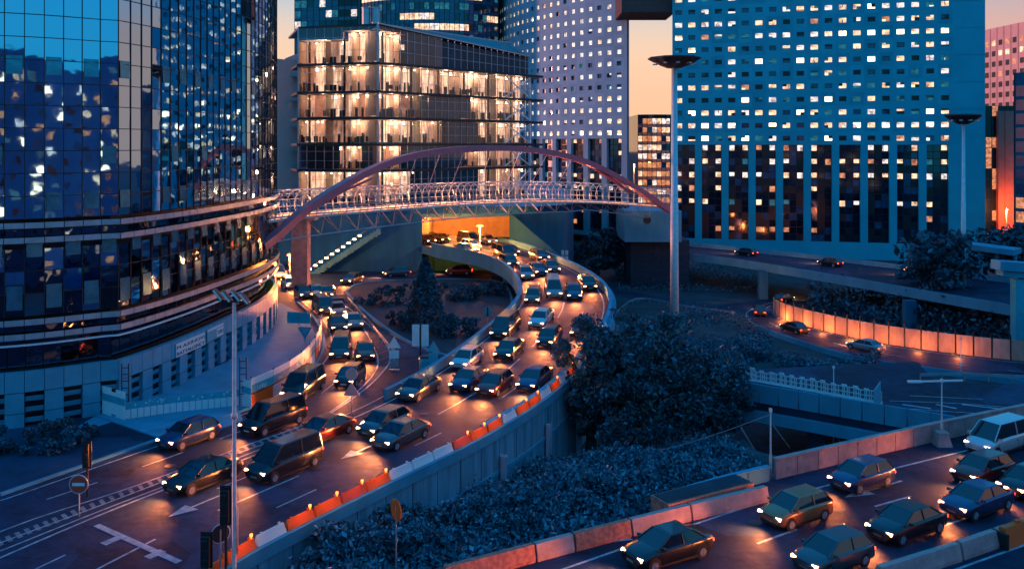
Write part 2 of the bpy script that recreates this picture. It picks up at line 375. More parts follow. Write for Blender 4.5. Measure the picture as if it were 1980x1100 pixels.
# hatched gore
for k in range(7):
    a = W(712 + k * 2, 655 + k * 12, 0); b = W(748 + k * 4 - (k > 4) * 8, 640 + k * 11, 0); d = Vector((0.1, .35, 0)); u = Vector((0, 0, .036))
    mb.face([a + u, b + u, b + d + u, a + d + u])
def pline(mb, px, z, wd, dz=.036, n=6):
    P = crom([W(x, y, z) for x, y in px], n)
    for i in range(len(P) - 1):
        t = P[i + 1] - P[i]; nn = Vector((-t.y, t.x, 0)).normalized() * wd / 2; u = Vector((0, 0, dz))
        mb.face([P[i] - nn + u, P[i + 1] - nn + u, P[i + 1] + nn + u, P[i] + nn + u])
pline(mb, [(668, 590), (700, 618), (735, 650), (755, 690), (735, 725), (690, 765), (600, 825)], 0, .14)
pline(mb, [(0, 1050), (220, 968), (450, 880), (600, 830)], 0, .12)
pline(mb, [(0, 1066), (220, 978), (460, 886), (700, 788), (830, 715)], 0, .12)
o = mb.build('road_markings', paint); o['kind'] = 'structure'
# zebra-textured median strip
mb = MB(); P = crom([W(x, y, 0) for x, y in ((-60, 1082), (200, 978), (450, 884), (640, 808))], 14)
for i in range(0, len(P) - 1):
    t = P[i + 1] - P[i]; nn = Vector((-t.y, t.x, 0)).normalized()
    a = P[i] + nn * .1; b = P[i] + nn * .9 + t * .5; u = Vector((0, 0, .030)); q = t.normalized() * .25
    mb.face([a + u, a + q + u, b + q + u, b + u])
o = mb.build('median_hatching', wpaint); o['kind'] = 'structure'
# planted island inside the loop with kerb
isl_px = [(668, 566), (700, 549), (800, 543), (900, 542), (968, 548), (990, 585), (972, 625), (930, 668), (880, 692), (800, 668), (745, 636), (700, 600)]
I = crom([W(x, y, 0) for x, y in isl_px] + [W(*isl_px[0], 0)], 5)[:-1]
mb = MB(); mb.prism([(p.x, p.y) for p in I], .0, .14); o = mb.build('island', soil); o['kind'] = 'structure'
mb = MB(); mb.wall(I + [I[0]], .35, -.02, .24); o = mb.build('island_kerb', conc); tag(o, 'pale raised kerb round the planted island inside the loop road', 'kerb')
mb = MB(); pl = crom([W(x, y, 0) for x, y in ((1003, 590), (975, 640), (910, 690), (880, 705))], 6); mb.wall(pl, .4, -.02, .35)
tag(mb.build('kerb_wall', conc), 'low pale concrete kerb wall along the inner edge of the viaduct bend', 'kerb')
# construction forecourt paving
fp = [(120, 845), (230, 812), (470, 790), (540, 770), (600, 720), (622, 668), (590, 610), (540, 585), (500, 640), (440, 700), (300, 760), (200, 795)]
mb = MB(); mb.prism([(W(x, y).x, W(x, y).y) for x, y in fp], 0, .05); o = mb.build('forecourt_paving', paving); o['kind'] = 'structure'
fp2 = [(170, 800), (250, 812), (460, 788), (470, 815), (345, 862), (270, 835)]
mb = MB(); mb.prism([(W(x, y).x, W(x, y).y) for x, y in fp2], 0, .09); o = mb.build('side_path', paving); o['kind'] = 'structure'

# retaining wall under the viaduct edge, panelled
kk = [i for i, p in enumerate(VRs) if p.y < 104]
rw = [VRs[i] for i in kk]; r0 = next(i for i, p in enumerate(rw) if p.y > 38)
rwp = Rib(rw[r0:], [p + Vector((.4, -.2, 0)) for p in rw[r0:]])
rt = empty('retaining_wall', rwp.at(0, 0), label='tall panelled concrete retaining wall holding up the right edge of the curved road', cat='wall')
mb = MB(); d = 0
while d < rwp.len - 2:
    a = rwp.at(d + .05, .5); b = rwp.at(d + 2.35, .5); a.z = b.z = 0
    zt = rwp.at(d, 0).z
    mb.hexa([(a.x, a.y, ZL - .5), (a.x + .25, a.y - .12, ZL - .5), (b.x + .25, b.y - .12, ZL - .5), (b.x, b.y, ZL - .5), (a.x, a.y, zt - .25), (a.x + .25, a.y - .12, zt - .25), (b.x + .25, b.y - .12, zt - .25), (b.x, b.y, zt - .25)])
    if int(d / 2.4) % 3 == 1: mb.beam((a.x + .5, a.y - .25, ZL - .5), (a.x + .5, a.y - .25, zt - 1.5), .45, .5)
    d += 2.4
reparent(mb.build('wall_panels', wallc), rt)
mb = MB(); mb.wall([p + Vector((.25, -.1, 0)) for p in rw[r0:]], .7, -.24, .42); reparent(mb.build('coping', conc), rt)
mb = MB(); mb.wall([p + Vector((.45, -.15, 0)) for p in rw[r0 + 8:]], .28, -2.7, -2.45); reparent(mb.build('ledge', conc), rt)

# plastic road barriers on the wall
bm_ = MB()
bm_.hexa([(-.95, -.25, 0), (.95, -.25, 0), (.95, .25, 0), (-.95, .25, 0), (-.9, -.12, .38), (.9, -.12, .38), (.9, .12, .38), (-.9, .12, .38)])
bm_.hexa([(-.9, -.12, .38), (.9, -.12, .38), (.9, .12, .38), (-.9, .12, .38), (-.88, -.07, .62), (.88, -.07, .62), (.88, .07, .62), (-.88, .07, .62)])
bm_.box((.6, 0, .7), (.12, .1, .16)); bm_.box((-.6, 0, .66), (.12, .1, .08))
BME = {c: bm_.mesh('plastic_barrier', m) for c, m in (('orange', orange_p), ('white', white_p), ('red', red_p))}
ordw = ['first', 'second', 'third', 'fourth', 'fifth', 'sixth', 'seventh', 'eighth', 'ninth', 'tenth', 'eleventh', 'twelfth', 'thirteenth', 'fourteenth', 'fifteenth', 'sixteenth',
        'seventeenth', 'eighteenth', 'nineteenth', 'twentieth']
def ordn(i):
    if i < 20: return ordw[i]
    n = i + 1; return ('twenty', 'thirty', 'forty', 'fifty')[n // 10 - 2] + ('-' + ordw[n % 10 - 1] if n % 10 else 'th')
pat = 'owoorowwwroowoowowowowrwrwrw'; d = 3.0; cnt = {'o': 0, 'w': 0, 'r': 0}
for i in range(26):
    if d > rwp.len - 3: break
    a = rwp.at(d, .4); b = rwp.at(d + 1.9, .4); c = pat[i]; col = {'o': 'orange', 'w': 'white', 'r': 'red'}[c]
    o = bpy.data.objects.new('plastic_barrier', BME[col]); COL.objects.link(o); m = (a + b) / 2; o.location = (m.x, m.y, m.z + .43); o.scale = (1, .8, .78)
    o.rotation_euler = (0, -math.atan2((b - a).z, (b - a).xy.length), math.atan2((b - a).y, (b - a).x))
    if c in 'or':
        if 'WL' not in globals():
            wm_ = MB(); wm_.tube([(0, 0, 0), (0, 0, .14)], .03, 8); wm_.tube([(0, 0, .14), (0, 0, .30)], .085, 12); WL = wm_.mesh('added_amber_lamp', [mat('added_amber_glow', (.9, .3, .05), .4, emit=(1, .30, .05), es=3)]); wl_d = bpy.data.lights.new('barrier_fill_light', 'POINT'); wl_d.energy = 26; wl_d.color = (1, .30, .06); wl_d.shadow_soft_size = .08  # amber lamps added to make the barriers show orange
        inst('added_amber_lamp', WL, o, (.75, 0, .62)); q_ = bpy.data.objects.new('barrier_fill_light', wl_d); COL.objects.link(q_); q_.parent = o; q_.location = (0, -.75, 1.2)  # fill light stands clear of the lamp, added to brighten the barrier
    tag(o, f'{col} plastic road barrier, {ordn(cnt[c])} {col} one from the lamp post, on the viaduct edge wall', 'barrier', 'plastic barriers along the viaduct wall'); cnt[c] += 1
    d += 2.02

# highway at the lower right
HL = [Vector((-14, 36.0, 0)), W(850, 1120), W(1270, 990), W(1500, 925), W(1980, 815), W(2330, 755)]
hd = (HL[4] - HL[1]).normalized(); hn = Vector((hd.y, -hd.x, 0))
HLs = crom(HL, 8); HRs = [p + hn * 26 for p in HLs]
hwy = Rib(HLs, HRs); mb = MB()
for i in range(len(HLs) - 1):
    a, b, c, d_ = HLs[i], HRs[i], HRs[i + 1], HLs[i + 1]; o1 = Vector((0, 0, 0)); o0 = Vector((0, 0, -1.3)); mb.hexa([a + o0, b + o0, c + o0, d_ + o0, a + o1, b + o1, c + o1, d_ + o1])
o = mb.build('highway', [asphalt]); o['kind'] = 'structure'
mb = MB()
for u, ds in ((.085, None), (.215, (3, 6)), (.345, (3, 6)), (.475, None)): hwy.stripe(mb, u, .15, dz=.012, dash=ds)
for px, py in ((1690, 945), (1230, 1030)): arrow(mb, W(px, py), math.atan2(-hd.y, -hd.x), 5, dz=.014)
o = mb.build('highway_markings', paint); o['kind'] = 'structure'
# parapet of square concrete panels
def parapet(rib, d0, d1, step, u, h, matl, label, cat, th=.2, z0=0, gap=.06):
    p0 = rib.at(d0, u); e = empty('parapet_wall', p0, label=label, cat=cat); mb = MB(); d = d0
    while d < d1:
        a = rib.at(d + gap / 2, u); b = rib.at(min(d + step, d1) - gap / 2, u); mb.beam(a + Vector((0, 0, z0 + h / 2)), b + Vector((0, 0, z0 + h / 2)), th, h); d += step
    reparent(mb.build('panels', matl), e); mb = MB()
    P = [rib.at(d0 + (d1 - d0) * k / 30, u) for k in range(31)]; mb.wall(P, th + .14, z0 + h + .003, z0 + h + .1); reparent(mb.build('handrail', matl), e); return e
dH = lambda px, py: min(range(0, int(hwy.len * 4)), key=lambda k: (hwy.at(k / 4, 0) - W(px, py)).length) / 4
parapet(hwy, dH(1500, 925), hwy.len - 1, 1.75, 0, 1.15, pinkc, 'pinkish parapet of square concrete panels along the highway bridge', 'parapet')
parapet(hwy, dH(1320, 975), dH(1490, 928), 5, 0, .8, conc, 'low plain wall with rail between the planter box and the slim pole', 'parapet')
# long low concrete blocks (barriers) at the highway edge
def block_row(pxs, label, matl, wd=.6, ht=.8, i=0):
    a = W(*pxs[0]); b = W(*pxs[1]); c = (a + b) / 2; d = b - a; L = d.length; m = MB(); s = .12
    m.hexa([(-L / 2, -wd / 2, 0), (L / 2, -wd / 2, 0), (L / 2, wd / 2, 0), (-L / 2, wd / 2, 0), (-L / 2, -wd / 2, .18), (L / 2, -wd / 2, .18), (L / 2, wd / 2, .18), (-L / 2, wd / 2, .18)])
    m.hexa([(-L / 2, -wd / 2, .18), (L / 2, -wd / 2, .18), (L / 2, wd / 2, .18), (-L / 2, wd / 2, .18), (-L / 2, -wd / 4, ht), (L / 2, -wd / 4, ht), (L / 2, wd / 4, ht), (-L / 2, wd / 4, ht)])
    o = m.build('concrete_barrier', matl); o.location = c; o.rotation_euler = (0, 0, math.atan2(d.y, d.x)); tag(o, label, 'barrier', 'concrete barriers beside the highway')
jb = [((860, 1128), (1030, 1082)), ((1034, 1081), (1105, 1062)), ((1109, 1061), (1215, 1033)), ((1219, 1032), (1330, 1003)), ((1334, 1002), (1480, 966))]
for i, q in enumerate(jb): block_row(q, f'red stained concrete barrier, {ordn(i)} from the bottom edge, between shrubs and highway', [brickm, pinkc, brickm, pinkc, pinkc][i])
block_row(((1700, 1128), (1850, 1080)), 'pinkish concrete median barrier, nearer one at the bottom right', pinkc)
block_row(((1854, 1078), (1945, 1046)), 'pinkish concrete median barrier, farther one at the bottom right', pinkc)
# planter box
pe = empty('planter_box', W(1380, 975), math.atan2(hd.y, hd.x), 'long reddish masonry box with dark soil top beside the highway shrubs', 'planter')
mb = MB(); Lx = 6.2; mb.box((0, .75, .45), (Lx, 1.5, .9)); inst('box_wall', mb.mesh('box_wall', brickm), pe)
mb = MB(); mb.box((0, .75, .93), (Lx - .3, 1.2, .05)); inst('soil_top', mb.mesh('soil_top', soil), pe)
pe.location = W(1378, 985)
ob = empty('crash_cushion', W(1958, 1048), math.atan2(hd.y, hd.x), 'bright orange water filled barrier block at the right edge of the highway', 'barrier')
mb = MB(); mb.hexa([(-1, -.4, 0), (1.4, -.4, 0), (1.4, .4, 0), (-1, .4, 0), (-.9, -.15, .95), (1.4, -.15, .95), (1.4, .15, .95), (-.9, .15, .95)]); mb.box((.4, 0, 1.0), (.3, .2, .1)); inst('body', mb.mesh('body', orange_p), ob)
mb = MB(); mb.box((-1.12, 0, .4), (.15, .9, .8)); inst('end_plate', mb.mesh('end_plate', black), ob)

# overpass slab with panelled parapet, right
OA = W(1395, 752, -1); OB = W(1900, 838, -1)
od = (OB - OA).normalized()
ovr = Rib([OA.lerp(OB, k / 10) for k in range(11)], [p + Vector((1.5, 6.2, 0)) + Vector((.35, 1.5, 0)) * k for k, p in enumerate([OA.lerp(OB, k / 10) for k in range(11)])])
oe = empty('overpass', OA, label='low blue concrete overpass slab crossing the sunken road right of the big tree', cat='overpass')
mb = MB(); 
for i in range(10):
    a, b, c, d_ = ovr.L[i], ovr.R[i], ovr.R[i + 1], ovr.L[i + 1]; o1 = Vector((0, 0, 0)); o0 = Vector((0, 0, -1.2)); mb.hexa([a + o0, b + o0, c + o0, d_ + o0, a + o1, b + o1, c + o1, d_ + o1], 0)
reparent(mb.build('deck_slab', asphalt2), oe)
mb = MB(); d = 0
while d < ovr.len - 1:
    a = ovr.at(d + .03, 0); b = ovr.at(d + 1.55, 0); a = OA + od * (d + .03); b = OA + od * (d + 1.6)
    mb.beam(a + Vector((0, -.12, .2)), b + Vector((0, -.12, .2)), .16, 1.5); d += 1.65
    if d > (OB - OA).length - 1.6: break
reparent(mb.build('parapet_panels', conc), oe)
mb = MB(); mb.wall([OA + Vector((0, .1, -1.25)), OB + Vector((0, .1, -1.25))], .9, -.9, 0); reparent(mb.build('edge_beam', conc), oe)
for k in (0.42, .62, .8):
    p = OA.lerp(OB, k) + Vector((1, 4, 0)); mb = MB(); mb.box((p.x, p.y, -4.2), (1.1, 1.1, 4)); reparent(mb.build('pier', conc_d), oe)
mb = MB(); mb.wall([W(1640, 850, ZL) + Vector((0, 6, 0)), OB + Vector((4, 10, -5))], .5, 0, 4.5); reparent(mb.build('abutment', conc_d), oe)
# right plateau joining overpass and highway
PT = [(ovr.R[k].x, ovr.R[k].y) for k in (5, 7, 10)]
pa = [ (OB.x, OB.y), (37.5, 63.2), (56, 70.6), (90, 84), (86, 92), W(1980, 742, -1).xy[:], W(1830, 741, -1).xy[:], W(1700, 765, -1).xy[:], W(1700, 800, -1).xy[:]]
mb = MB(); mb.prism([(p[0], p[1]) for p in pa], ZL, -1.01); o = mb.build('slip_road', asphalt2); o['kind'] = 'structure'
mb = MB()
for pts in ([(1720, 775), (1850, 780), (1980, 790)], [(1740, 800), (1860, 812)], [(1750, 790), (1900, 800)], [(1760, 765), (1900, 772)]): pline(mb, pts, -1, .12, dz=.02)
for a, b in ((1745, 1800), (1810, 1850), (1860, 1930)):
    pline(mb, [(a, 782), (b, 790)], -1, .3, dz=.024, n=1)
mb.build('slip_road_markings', paint)['kind'] = 'structure'
# sunken road with white lines
q0 = W(1470, 775, ZL); q1 = W(1640, 1000, ZL); dq = (q1 - q0).normalized(); nq = Vector((dq.y, -dq.x, 0))
Ls = [q0 - dq * 8 + nq * 4.2 + dq * k * 4 for k in range(14)]; Rs = [p - nq * 11.5 for p in Ls]
sunk = Rib(Ls, Rs); mb = MB(); sunk.surf(mb, .02); o = mb.build('sunken_road', asphalt); o['kind'] = 'structure'
mb = MB()
for u in (.05, .32, .60, .74): sunk.stripe(mb, u, .14, dz=.035, dash=None if u != .32 else (6, 2))
mb.build('sunken_road_markings', paint)['kind'] = 'structure'
# curved road right (low level) with fence wall
CP = [(2150, 712, 2150, 765), (1980, 700, 1980, 742), (1850, 686, 1830, 722), (1700, 664, 1660, 696), (1590, 640, 1540, 662), (1515, 618, 1462, 632), (1500, 600, 1440, 606), (1545, 583, 1490, 585), (1620, 572, 1580, 568), (1700, 566, 1680, 562)]
cl = crom([W(a, b, ZL) for a, b, c, d in CP], 8); cr_ = crom([W(c, d, ZL) for a, b, c, d in CP], 8)
crd = Rib(cl, cr_); mb = MB(); crd.surf(mb, .03); o = mb.build('curved_low_road', asphalt); o['kind'] = 'structure'
mb = MB(); crd.stripe(mb, .06, .14, dz=.045); crd.stripe(mb, .94, .14, dz=.045); crd.stripe(mb, .5, .13, dz=.045, dash=(3, 4))
mb.build('curved_road_markings', paint)['kind'] = 'structure'
fe = empty('fence_wall', cl[0], label='glowing panelled noise fence along the inside of the curved low road', cat='fence')
wallpts = [p + Vector((0, .8, 0)) for p in cl[0:46]]
fr = Rib(wallpts, [p + Vector((.1, .1, 0)) for p in wallpts]); mb = MB(); mb2 = MB(); d = 0
while d < fr.len - 1.5:
    a = fr.at(d + .04, 0); b = fr.at(d + 1.9, 0); mb.beam(a + Vector((0, 0, 1.2)), b + Vector((0, 0, 1.2)), .1, 2.4); mb2.box((a.x, a.y, 1.5 + ZL), (.14, .14, 3.0)); d += 2
reparent(mb.build('panels', mat('pale_fence_panel', (.42, .30, .22), .8, var=.35, scale=.8, stretch=(1, 1, .3))), fe); reparent(mb2.build('posts', dark_m), fe)
mb = MB(); crv = [p + Vector((0, .8, 0)) for p in cr_[8:34]]; crv = [p + Vector((-.4, -1.0, 0)) for p in cr_[6:40]]; mb.wall(crv, .18, 0, .7); tag(mb.build('kerb_barrier', conc), 'low concrete barrier on the outside of the curved low road', 'barrier')

# raised road at right, in front of the tower
EP = [(1195, 464, 1195, 480), (1400, 483, 1400, 503), (1600, 504, 1600, 535), (1800, 528, 1800, 570), (1990, 552, 1990, 603), (2250, 580, 2250, 650)]
el = crom([W(a, b, -.5) for a, b, c, d in EP], 6); er = crom([W(c, d, -.5) for a, b, c, d in EP], 6); erd = Rib(el, er)
ee = empty('elevated_road', er[0], label='long low elevated road deck on pillars in front of the blue tower', cat='viaduct')
mb = MB()
for i in range(len(el) - 1):
    a, b, c, d_ = el[i], er[i], er[i + 1], el[i + 1]; o0 = Vector((0, 0, -.85)); mb.hexa([a + o0, b + o0, c + o0, d_ + o0, a, b, c, d_])
reparent(mb.build('deck_slab', conc), ee)
mb = MB(); erd.surf(mb, .01); reparent(mb.build('road_surface', asphalt), ee)
mb = MB(); mb.wall(er, .2, -.87, .5); reparent(mb.build('near_parapet', conc), ee); mb = MB(); mb.wall(el, .2, 0, .8); reparent(mb.build('far_parapet', conc), ee)
for px, py in ((1485, 520), (1778, 575)):
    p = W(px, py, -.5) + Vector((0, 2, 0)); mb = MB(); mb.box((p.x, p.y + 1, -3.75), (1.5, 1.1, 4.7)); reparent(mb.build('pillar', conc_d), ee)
# tall pillar and gantry at the right edge
ge = empty('gantry', W(1968, 690, ZL), label='tall teal pillar carrying a grey box beam at the right edge of the photo', cat='gantry')
p = W(1968, 690, ZL); mb = MB(); mb.box((p.x, p.y, (zat(540, p.y) + ZL) / 2), (1.2, 1.2, zat(540, p.y) - ZL)); reparent(mb.build('pillar', teal_p), ge)
a = D(1925, 512, p.y); b = D(2060, 522, p.y); mb = MB(); mb.beam(a, b, 2.2, 1.1); mb.beam(a + Vector((.5, 0, -1.0)), b + Vector((0, 0, -1.0)), 1.5, .6); reparent(mb.build('box_beam', conc), ge)
ce = empty('canopy_shelter', D(1865, 475, 135), label='flat teal station canopy on posts behind the dark trees at the right', cat='shelter')
a = D(1868, 474, 135); b = D(1968, 487, 130); mb = MB(); mb.beam(a, b, 4, .8); reparent(mb.build('roof', conc), ce)
for t in (.3, .6, .95):
    q = a.lerp(b, t); mb = MB(); mb.tube([(q.x, q.y, ZL), (q.x, q.y, q.z - .4)], .25, 8); reparent(mb.build('post', conc), ce)

# ================================================================== BUILDINGS
rng = random.Random(7)
class Path2:                                  # plan path of a facade: u (m) -> point + outward normal
    def __init__(s, pts, outward):            # outward: +1 normal to the right of travel, -1 left
        s.p = pts; s.o = outward; s.d = [0]
        for i in range(1, len(pts)): s.d.append(s.d[-1] + (pts[i] - pts[i - 1]).length)
        s.len = s.d[-1]
    def at(s, u, off=0.0):
        u = max(0, min(s.len - 1e-6, u)); i = 0
        while s.d[i + 1] < u: i += 1
        a, b = s.p[i], s.p[i + 1]; t = (u - s.d[i]) / (s.d[i + 1] - s.d[i]); q = a.lerp(b, t)
        dr = (b - a).normalized(); n = Vector((dr.y, -dr.x)) * s.o
        return Vector((q.x + n.x * off, q.y + n.y * off))
def V3(p, z): return Vector((p.x, p.y, z))
def cell(mb, P, u0, u1, z0, z1, wu, wz, dep, mi=0, sill=None):
    """wall cell with an opening of wu x wz recessed by dep; returns the pane's corners"""
    uc = (u0 + u1) / 2; zc = (z0 + z1) / 2 if sill is None else sill + wz / 2
    a0, a1, b0, b1 = uc - wu / 2, uc + wu / 2, zc - wz / 2, zc + wz / 2
    O = lambda u, z, o=0: V3(P.at(u, o), z)
    mb.face([O(u0, z0), O(u1, z0), O(a1, b0), O(a0, b0)], mi); mb.face([O(u1, z0), O(u1, z1), O(a1, b1), O(a1, b0)], mi)
    mb.face([O(u1, z1), O(u0, z1), O(a0, b1), O(a1, b1)], mi); mb.face([O(u0, z1), O(u0, z0), O(a0, b0), O(a0, b1)], mi)
    I = lambda u, z: V3(P.at(u, -dep), z)
    mb.face([O(a0, b0), O(a1, b0), I(a1, b0), I(a0, b0)], mi); mb.face([O(a1, b0), O(a1, b1), I(a1, b1), I(a1, b0)], mi)
    mb.face([O(a1, b1), O(a0, b1), I(a0, b1), I(a1, b1)], mi); mb.face([O(a0, b1), O(a0, b0), I(a0, b0), I(a0, b1)], mi)
    d2 = dep - .02
    return [V3(P.at(a0, -d2), b0), V3(P.at(a1, -d2), b0), V3(P.at(a1, -d2), b1), V3(P.at(a0, -d2), b1)]
def blind(mb, q, mi):      # part-drawn blind / furniture patch inside a pane
    f = rng.uniform(.3, .7); a, b, c, d = q; mb.face([a.lerp(d, f), b.lerp(c, f), c, d], mi)
def win_mesh(parent, q, mats_i, name='window'):
    mb = MB(); c = (q[0] + q[2]) / 2; q = [p - c for p in q]; mb.face(q, mats_i[0])
    if rng.random() < .55:
        eps = ((q[1] - q[0]).cross(q[3] - q[0])).normalized() * .012
        if eps.y + c.y > c.y: eps = -eps
        a, b, cc, d = [p + eps for p in q]; f = rng.uniform(.25, .7); g0 = rng.choice([0, .5, 0]); g1 = 1 if g0 else rng.choice([.5, 1])
        A = a.lerp(b, g0); B = a.lerp(b, g1); Dd = d.lerp(cc, g0); C = d.lerp(cc, g1)
        if rng.random() < .5: mb.face([A, B, B.lerp(C, f), A.lerp(Dd, f)], mats_i[1])
        else: mb.face([A.lerp(Dd, f), B.lerp(C, f), C, Dd], mats_i[1])
    used = sorted(set(mb.m)); mb.m = [used.index(i) for i in mb.m]
    o = mb.build(name, [WINM[i] for i in used], parent); o.location = c; return o

def make_tower(name, label, P, u_cols, z_rows, cw, ch, ww, wh, zbase, ztop, bayz, backpoly, litf, side_u=None, pier=1.6, cm=None):
    cm = cm or [conc_t, conc_t2, conc_t3]
    e = empty(name, (0, 0, 0), label=label, cat='tower'); fac = MB(); panes = []
    for ci, u in enumerate(u_cols):
        for ri, z in enumerate(z_rows):
            q = cell(fac, P, u - cw / 2, u + cw / 2, z - ch / 2, z + ch / 2, ww, wh, .45, rng.choice((0, 0, 1, 2))); panes.append((ci, ri, q))
    fac.build('facade_grid', cm, e)
    # solid core behind
    mb = MB(); mb.prism(backpoly, zbase, ztop); mb.build('core', cm[0], e)
    rest = MB(); nn = 0; vis = []
    for ci, ri, q in panes:
        c = (q[0] + q[2]) / 2; py = H0 - (c.z - CH) * F / c.y; k = litf(ci, ri)
        if py > -10: vis.append((ci, ri, q, k))
        else: rest.face(q, k[0])
    rng.shuffle(vis)
    for j, (ci, ri, q, k) in enumerate(vis):
        if j < 100: win_mesh(e, q, k)
        else:
            rest.face(q, k[0])
            if rng.random() < .55:
                n = (q[1] - q[0]).cross(q[3] - q[0]).normalized() * .012
                if n.y > 0: n = -n
                a, b, c, d = [p + n for p in q]; f = rng.uniform(.25, .7); h = rng.choice((0, .45)); h1 = rng.choice((.55, 1))
                A, B, Dd, C = a.lerp(b, h), a.lerp(b, h1), d.lerp(c, h), d.lerp(c, h1)
                if rng.random() < .5: rest.face([A, B, B.lerp(C, f), A.lerp(Dd, f)], k[1])
                else: rest.face([A.lerp(Dd, f), B.lerp(C, f), C, Dd], k[1])
    o = rest.build('windows', WINM, e); o['kind'] = 'stuff'
    # glazed bays with piers below
    z0b, z1b = bayz; mp = MB(); ncol = len(u_cols); sp_ = cw
    i = 0; u0 = u_cols[0] - cw / 2; un = u_cols[-1] + cw / 2
    while u0 + 2 * cw <= un + .1:
        a = u0 + pier / 2; b = u0 + 2 * cw - pier / 2
        O = lambda u, z, o=0: V3(P.at(u, o), z)
        for s0, s1 in ((u0, a), (b, u0 + 2 * cw)):
            mp.face([O(s0, z0b), O(s1, z0b), O(s1, z1b), O(s0, z1b)])
        mp.face([O(a, z0b), O(a, z0b, -1.0), O(a, z1b, -1.0), O(a, z1b)]); mp.face([O(b, z0b, -1.0), O(b, z0b), O(b, z1b), O(b, z1b, -1.0)])
        mp.face([O(a, z1b), O(a, z1b, -1), O(b, z1b, -1), O(b, z1b)]); mp.face([O(a, z0b, -1), O(a, z0b), O(b, z0b), O(b, z0b, -1)])
        bay = MB(); bay.face([O(a, z0b, -.98), O(b, z0b, -.98), O(b, z1b, -.98), O(a, z1b, -.98)], 4)
        nc = 3; nr = int((z1b - z0b) / 1.5); hw = (b - a) / nc; hz = (z1b - z0b) / nr
        for r in range(nr):
            zz = z0b + r * hz; band = (nr - 1 - r)
            for c in range(nc):
                ua = a + c * hw + .07; ub = a + (c + 1) * hw - .07
                m = rng.choice((4, 4, 3, 7, 7, 7, 7)) if band % 2 else rng.choice((3, 7, 4, 7))
                wlit = band % 2 == 0 and c != 1
                bay.face([O(ua, zz + .08, -.93), O(ub, zz + .08, -.93), O(ub, zz + hz - .08, -.93), O(ua, zz + hz - .08, -.93)], m)
                if wlit and rng.random() < litf(-1, band):
                    f0 = rng.uniform(0, .45); k = rng.choice((1, 1, 0, 0, 5, 2)); k = 5 if band > nr * .7 else k
                    bay.face([O(ua + .1, zz + .15 + f0, -.91), O(ub - .1, zz + .15 + f0, -.91), O(ub - .1, zz + hz - .12, -.91), O(ua + .1, zz + hz - .12, -.91)], k)
        bay.build('glazed_bay', WINM + [glass_dark], e)
        u0 += 2 * cw
    mp.face([V3(P.at(u_cols[0] - cw / 2), zbase), V3(P.at(P.len if False else u_cols[-1] + cw / 2), zbase), V3(P.at(u_cols[-1] + cw / 2), z0b), V3(P.at(u_cols[0] - cw / 2), z0b)]) if P.o and len(P.p) == 2 else None
    if len(P.p) > 2:
        for k in range(40):
            ua = u_cols[0] - cw / 2 + (un - u_cols[0] + cw / 2) * k / 40; ub = u_cols[0] - cw / 2 + (un - u_cols[0] + cw / 2) * (k + 1) / 40
            mp.face([V3(P.at(ua), zbase), V3(P.at(ub), zbase), V3(P.at(ub), z0b), V3(P.at(ua), z0b)])
    mp.build('base_piers', cm[0], e)
    return e

# ---- right tower
A = D(1300, 280, 209).xy; B = D(1905, 280, 193).xy
Pr = Path2([A, B], 1); cw = 3.06
ucols = [ (D(1312, 280, 208.5).xy - A).length + cw * i for i in range(20)]
zrows = [zat(566 / 2.116, 199) + 2.98 * i for i in range(15)]
litrow = {8: .97, 1: .85, 2: .75, 0: .5}
def lit_right(ci, ri):
    if ci == -1: return .72 if ri in (0, 2, 4) else (.45 if ri < 10 else .25)
    if ri == 8 and ci >= 11: return (6, 0) if rng.random() < .8 else (0, 1)
    if ri == 1 and (ci < 5 or ci > 11): return (rng.choice((0, 6, 1)), 1)
    if ri in (1, 2) and rng.random() < .6: return (rng.choice((6, 1, 0, 0)), 4)
    r = rng.random()
    if r < .40: return (rng.choice((1, 0, 1, 0, 6)), rng.choice((4, 2, 3)))
    if r < .46: return (rng.choice((5, 6)), 0)
    if r < .58: return (2, rng.choice((1, 3)))
    if r < .82: return (3, rng.choice((1, 4, 2)))
    return (4, 3)
n2 = Vector(((B - A).normalized().y, -(B - A).normalized().x))
bk = [A - n2 * 1.02, B - n2 * 1.02, B - n2 * 24, A - n2 * 24]
zbr = zrows[0] - 1.49
tw = make_tower('concrete_tower', 'huge teal concrete office tower with square windows right of the glowing sky gap', Pr, ucols, zrows, cw, 2.98, 1.62, 1.12, -8, 80, (-2.2, zbr), [tuple(q) for q in bk], lit_right)
mb = MB(); u1 = ucols[-1] + cw / 2; ue = Pr.len; ua = ucols[0] - cw / 2
for s0, s1, z0, z1 in ((u1, ue, -8, 80), (0, ua, -8, 80), (ua, u1, zrows[-1] + 1.49, 80)):
    if z0 > 0: mb.face([V3(Pr.at(s0), z0), V3(Pr.at(s1), z0), V3(Pr.at(s1), z1), V3(Pr.at(s0), z1)]); continue
    k = 0; z = z0
    while z < z1:      # big cast panels with joints
        mb.face([V3(Pr.at(s0), z + .03), V3(Pr.at(s1), z + .03), V3(Pr.at(s1), z + 5.94), V3(Pr.at(s0), z + 5.94)]); z += 5.97
p0, p1 = V3(Pr.at(ue), -8), V3(Pr.at(ue, -1.03), -8); mb.face([p0, p1, p1 + Vector((0, 0, 88)), p0 + Vector((0, 0, 88))])
p0, p1 = V3(Pr.at(0), -8), V3(Pr.at(0, -1.03), -8); mb.face([p1, p0, p0 + Vector((0, 0, 88)), p1 + Vector((0, 0, 88))])
mb.build('blank_end_panels', conc_t, tw)

CMC = [mat('rosy_concrete', (.22, .35, .43), .8, spec=.15, var=.1, scale=.15), mat('rosy_concrete_b', (.24, .37, .45), .8, spec=.15, var=.1, scale=.2), mat('rosy_concrete_c', (.20, .32, .40), .8, spec=.15, var=.1, scale=.2)]
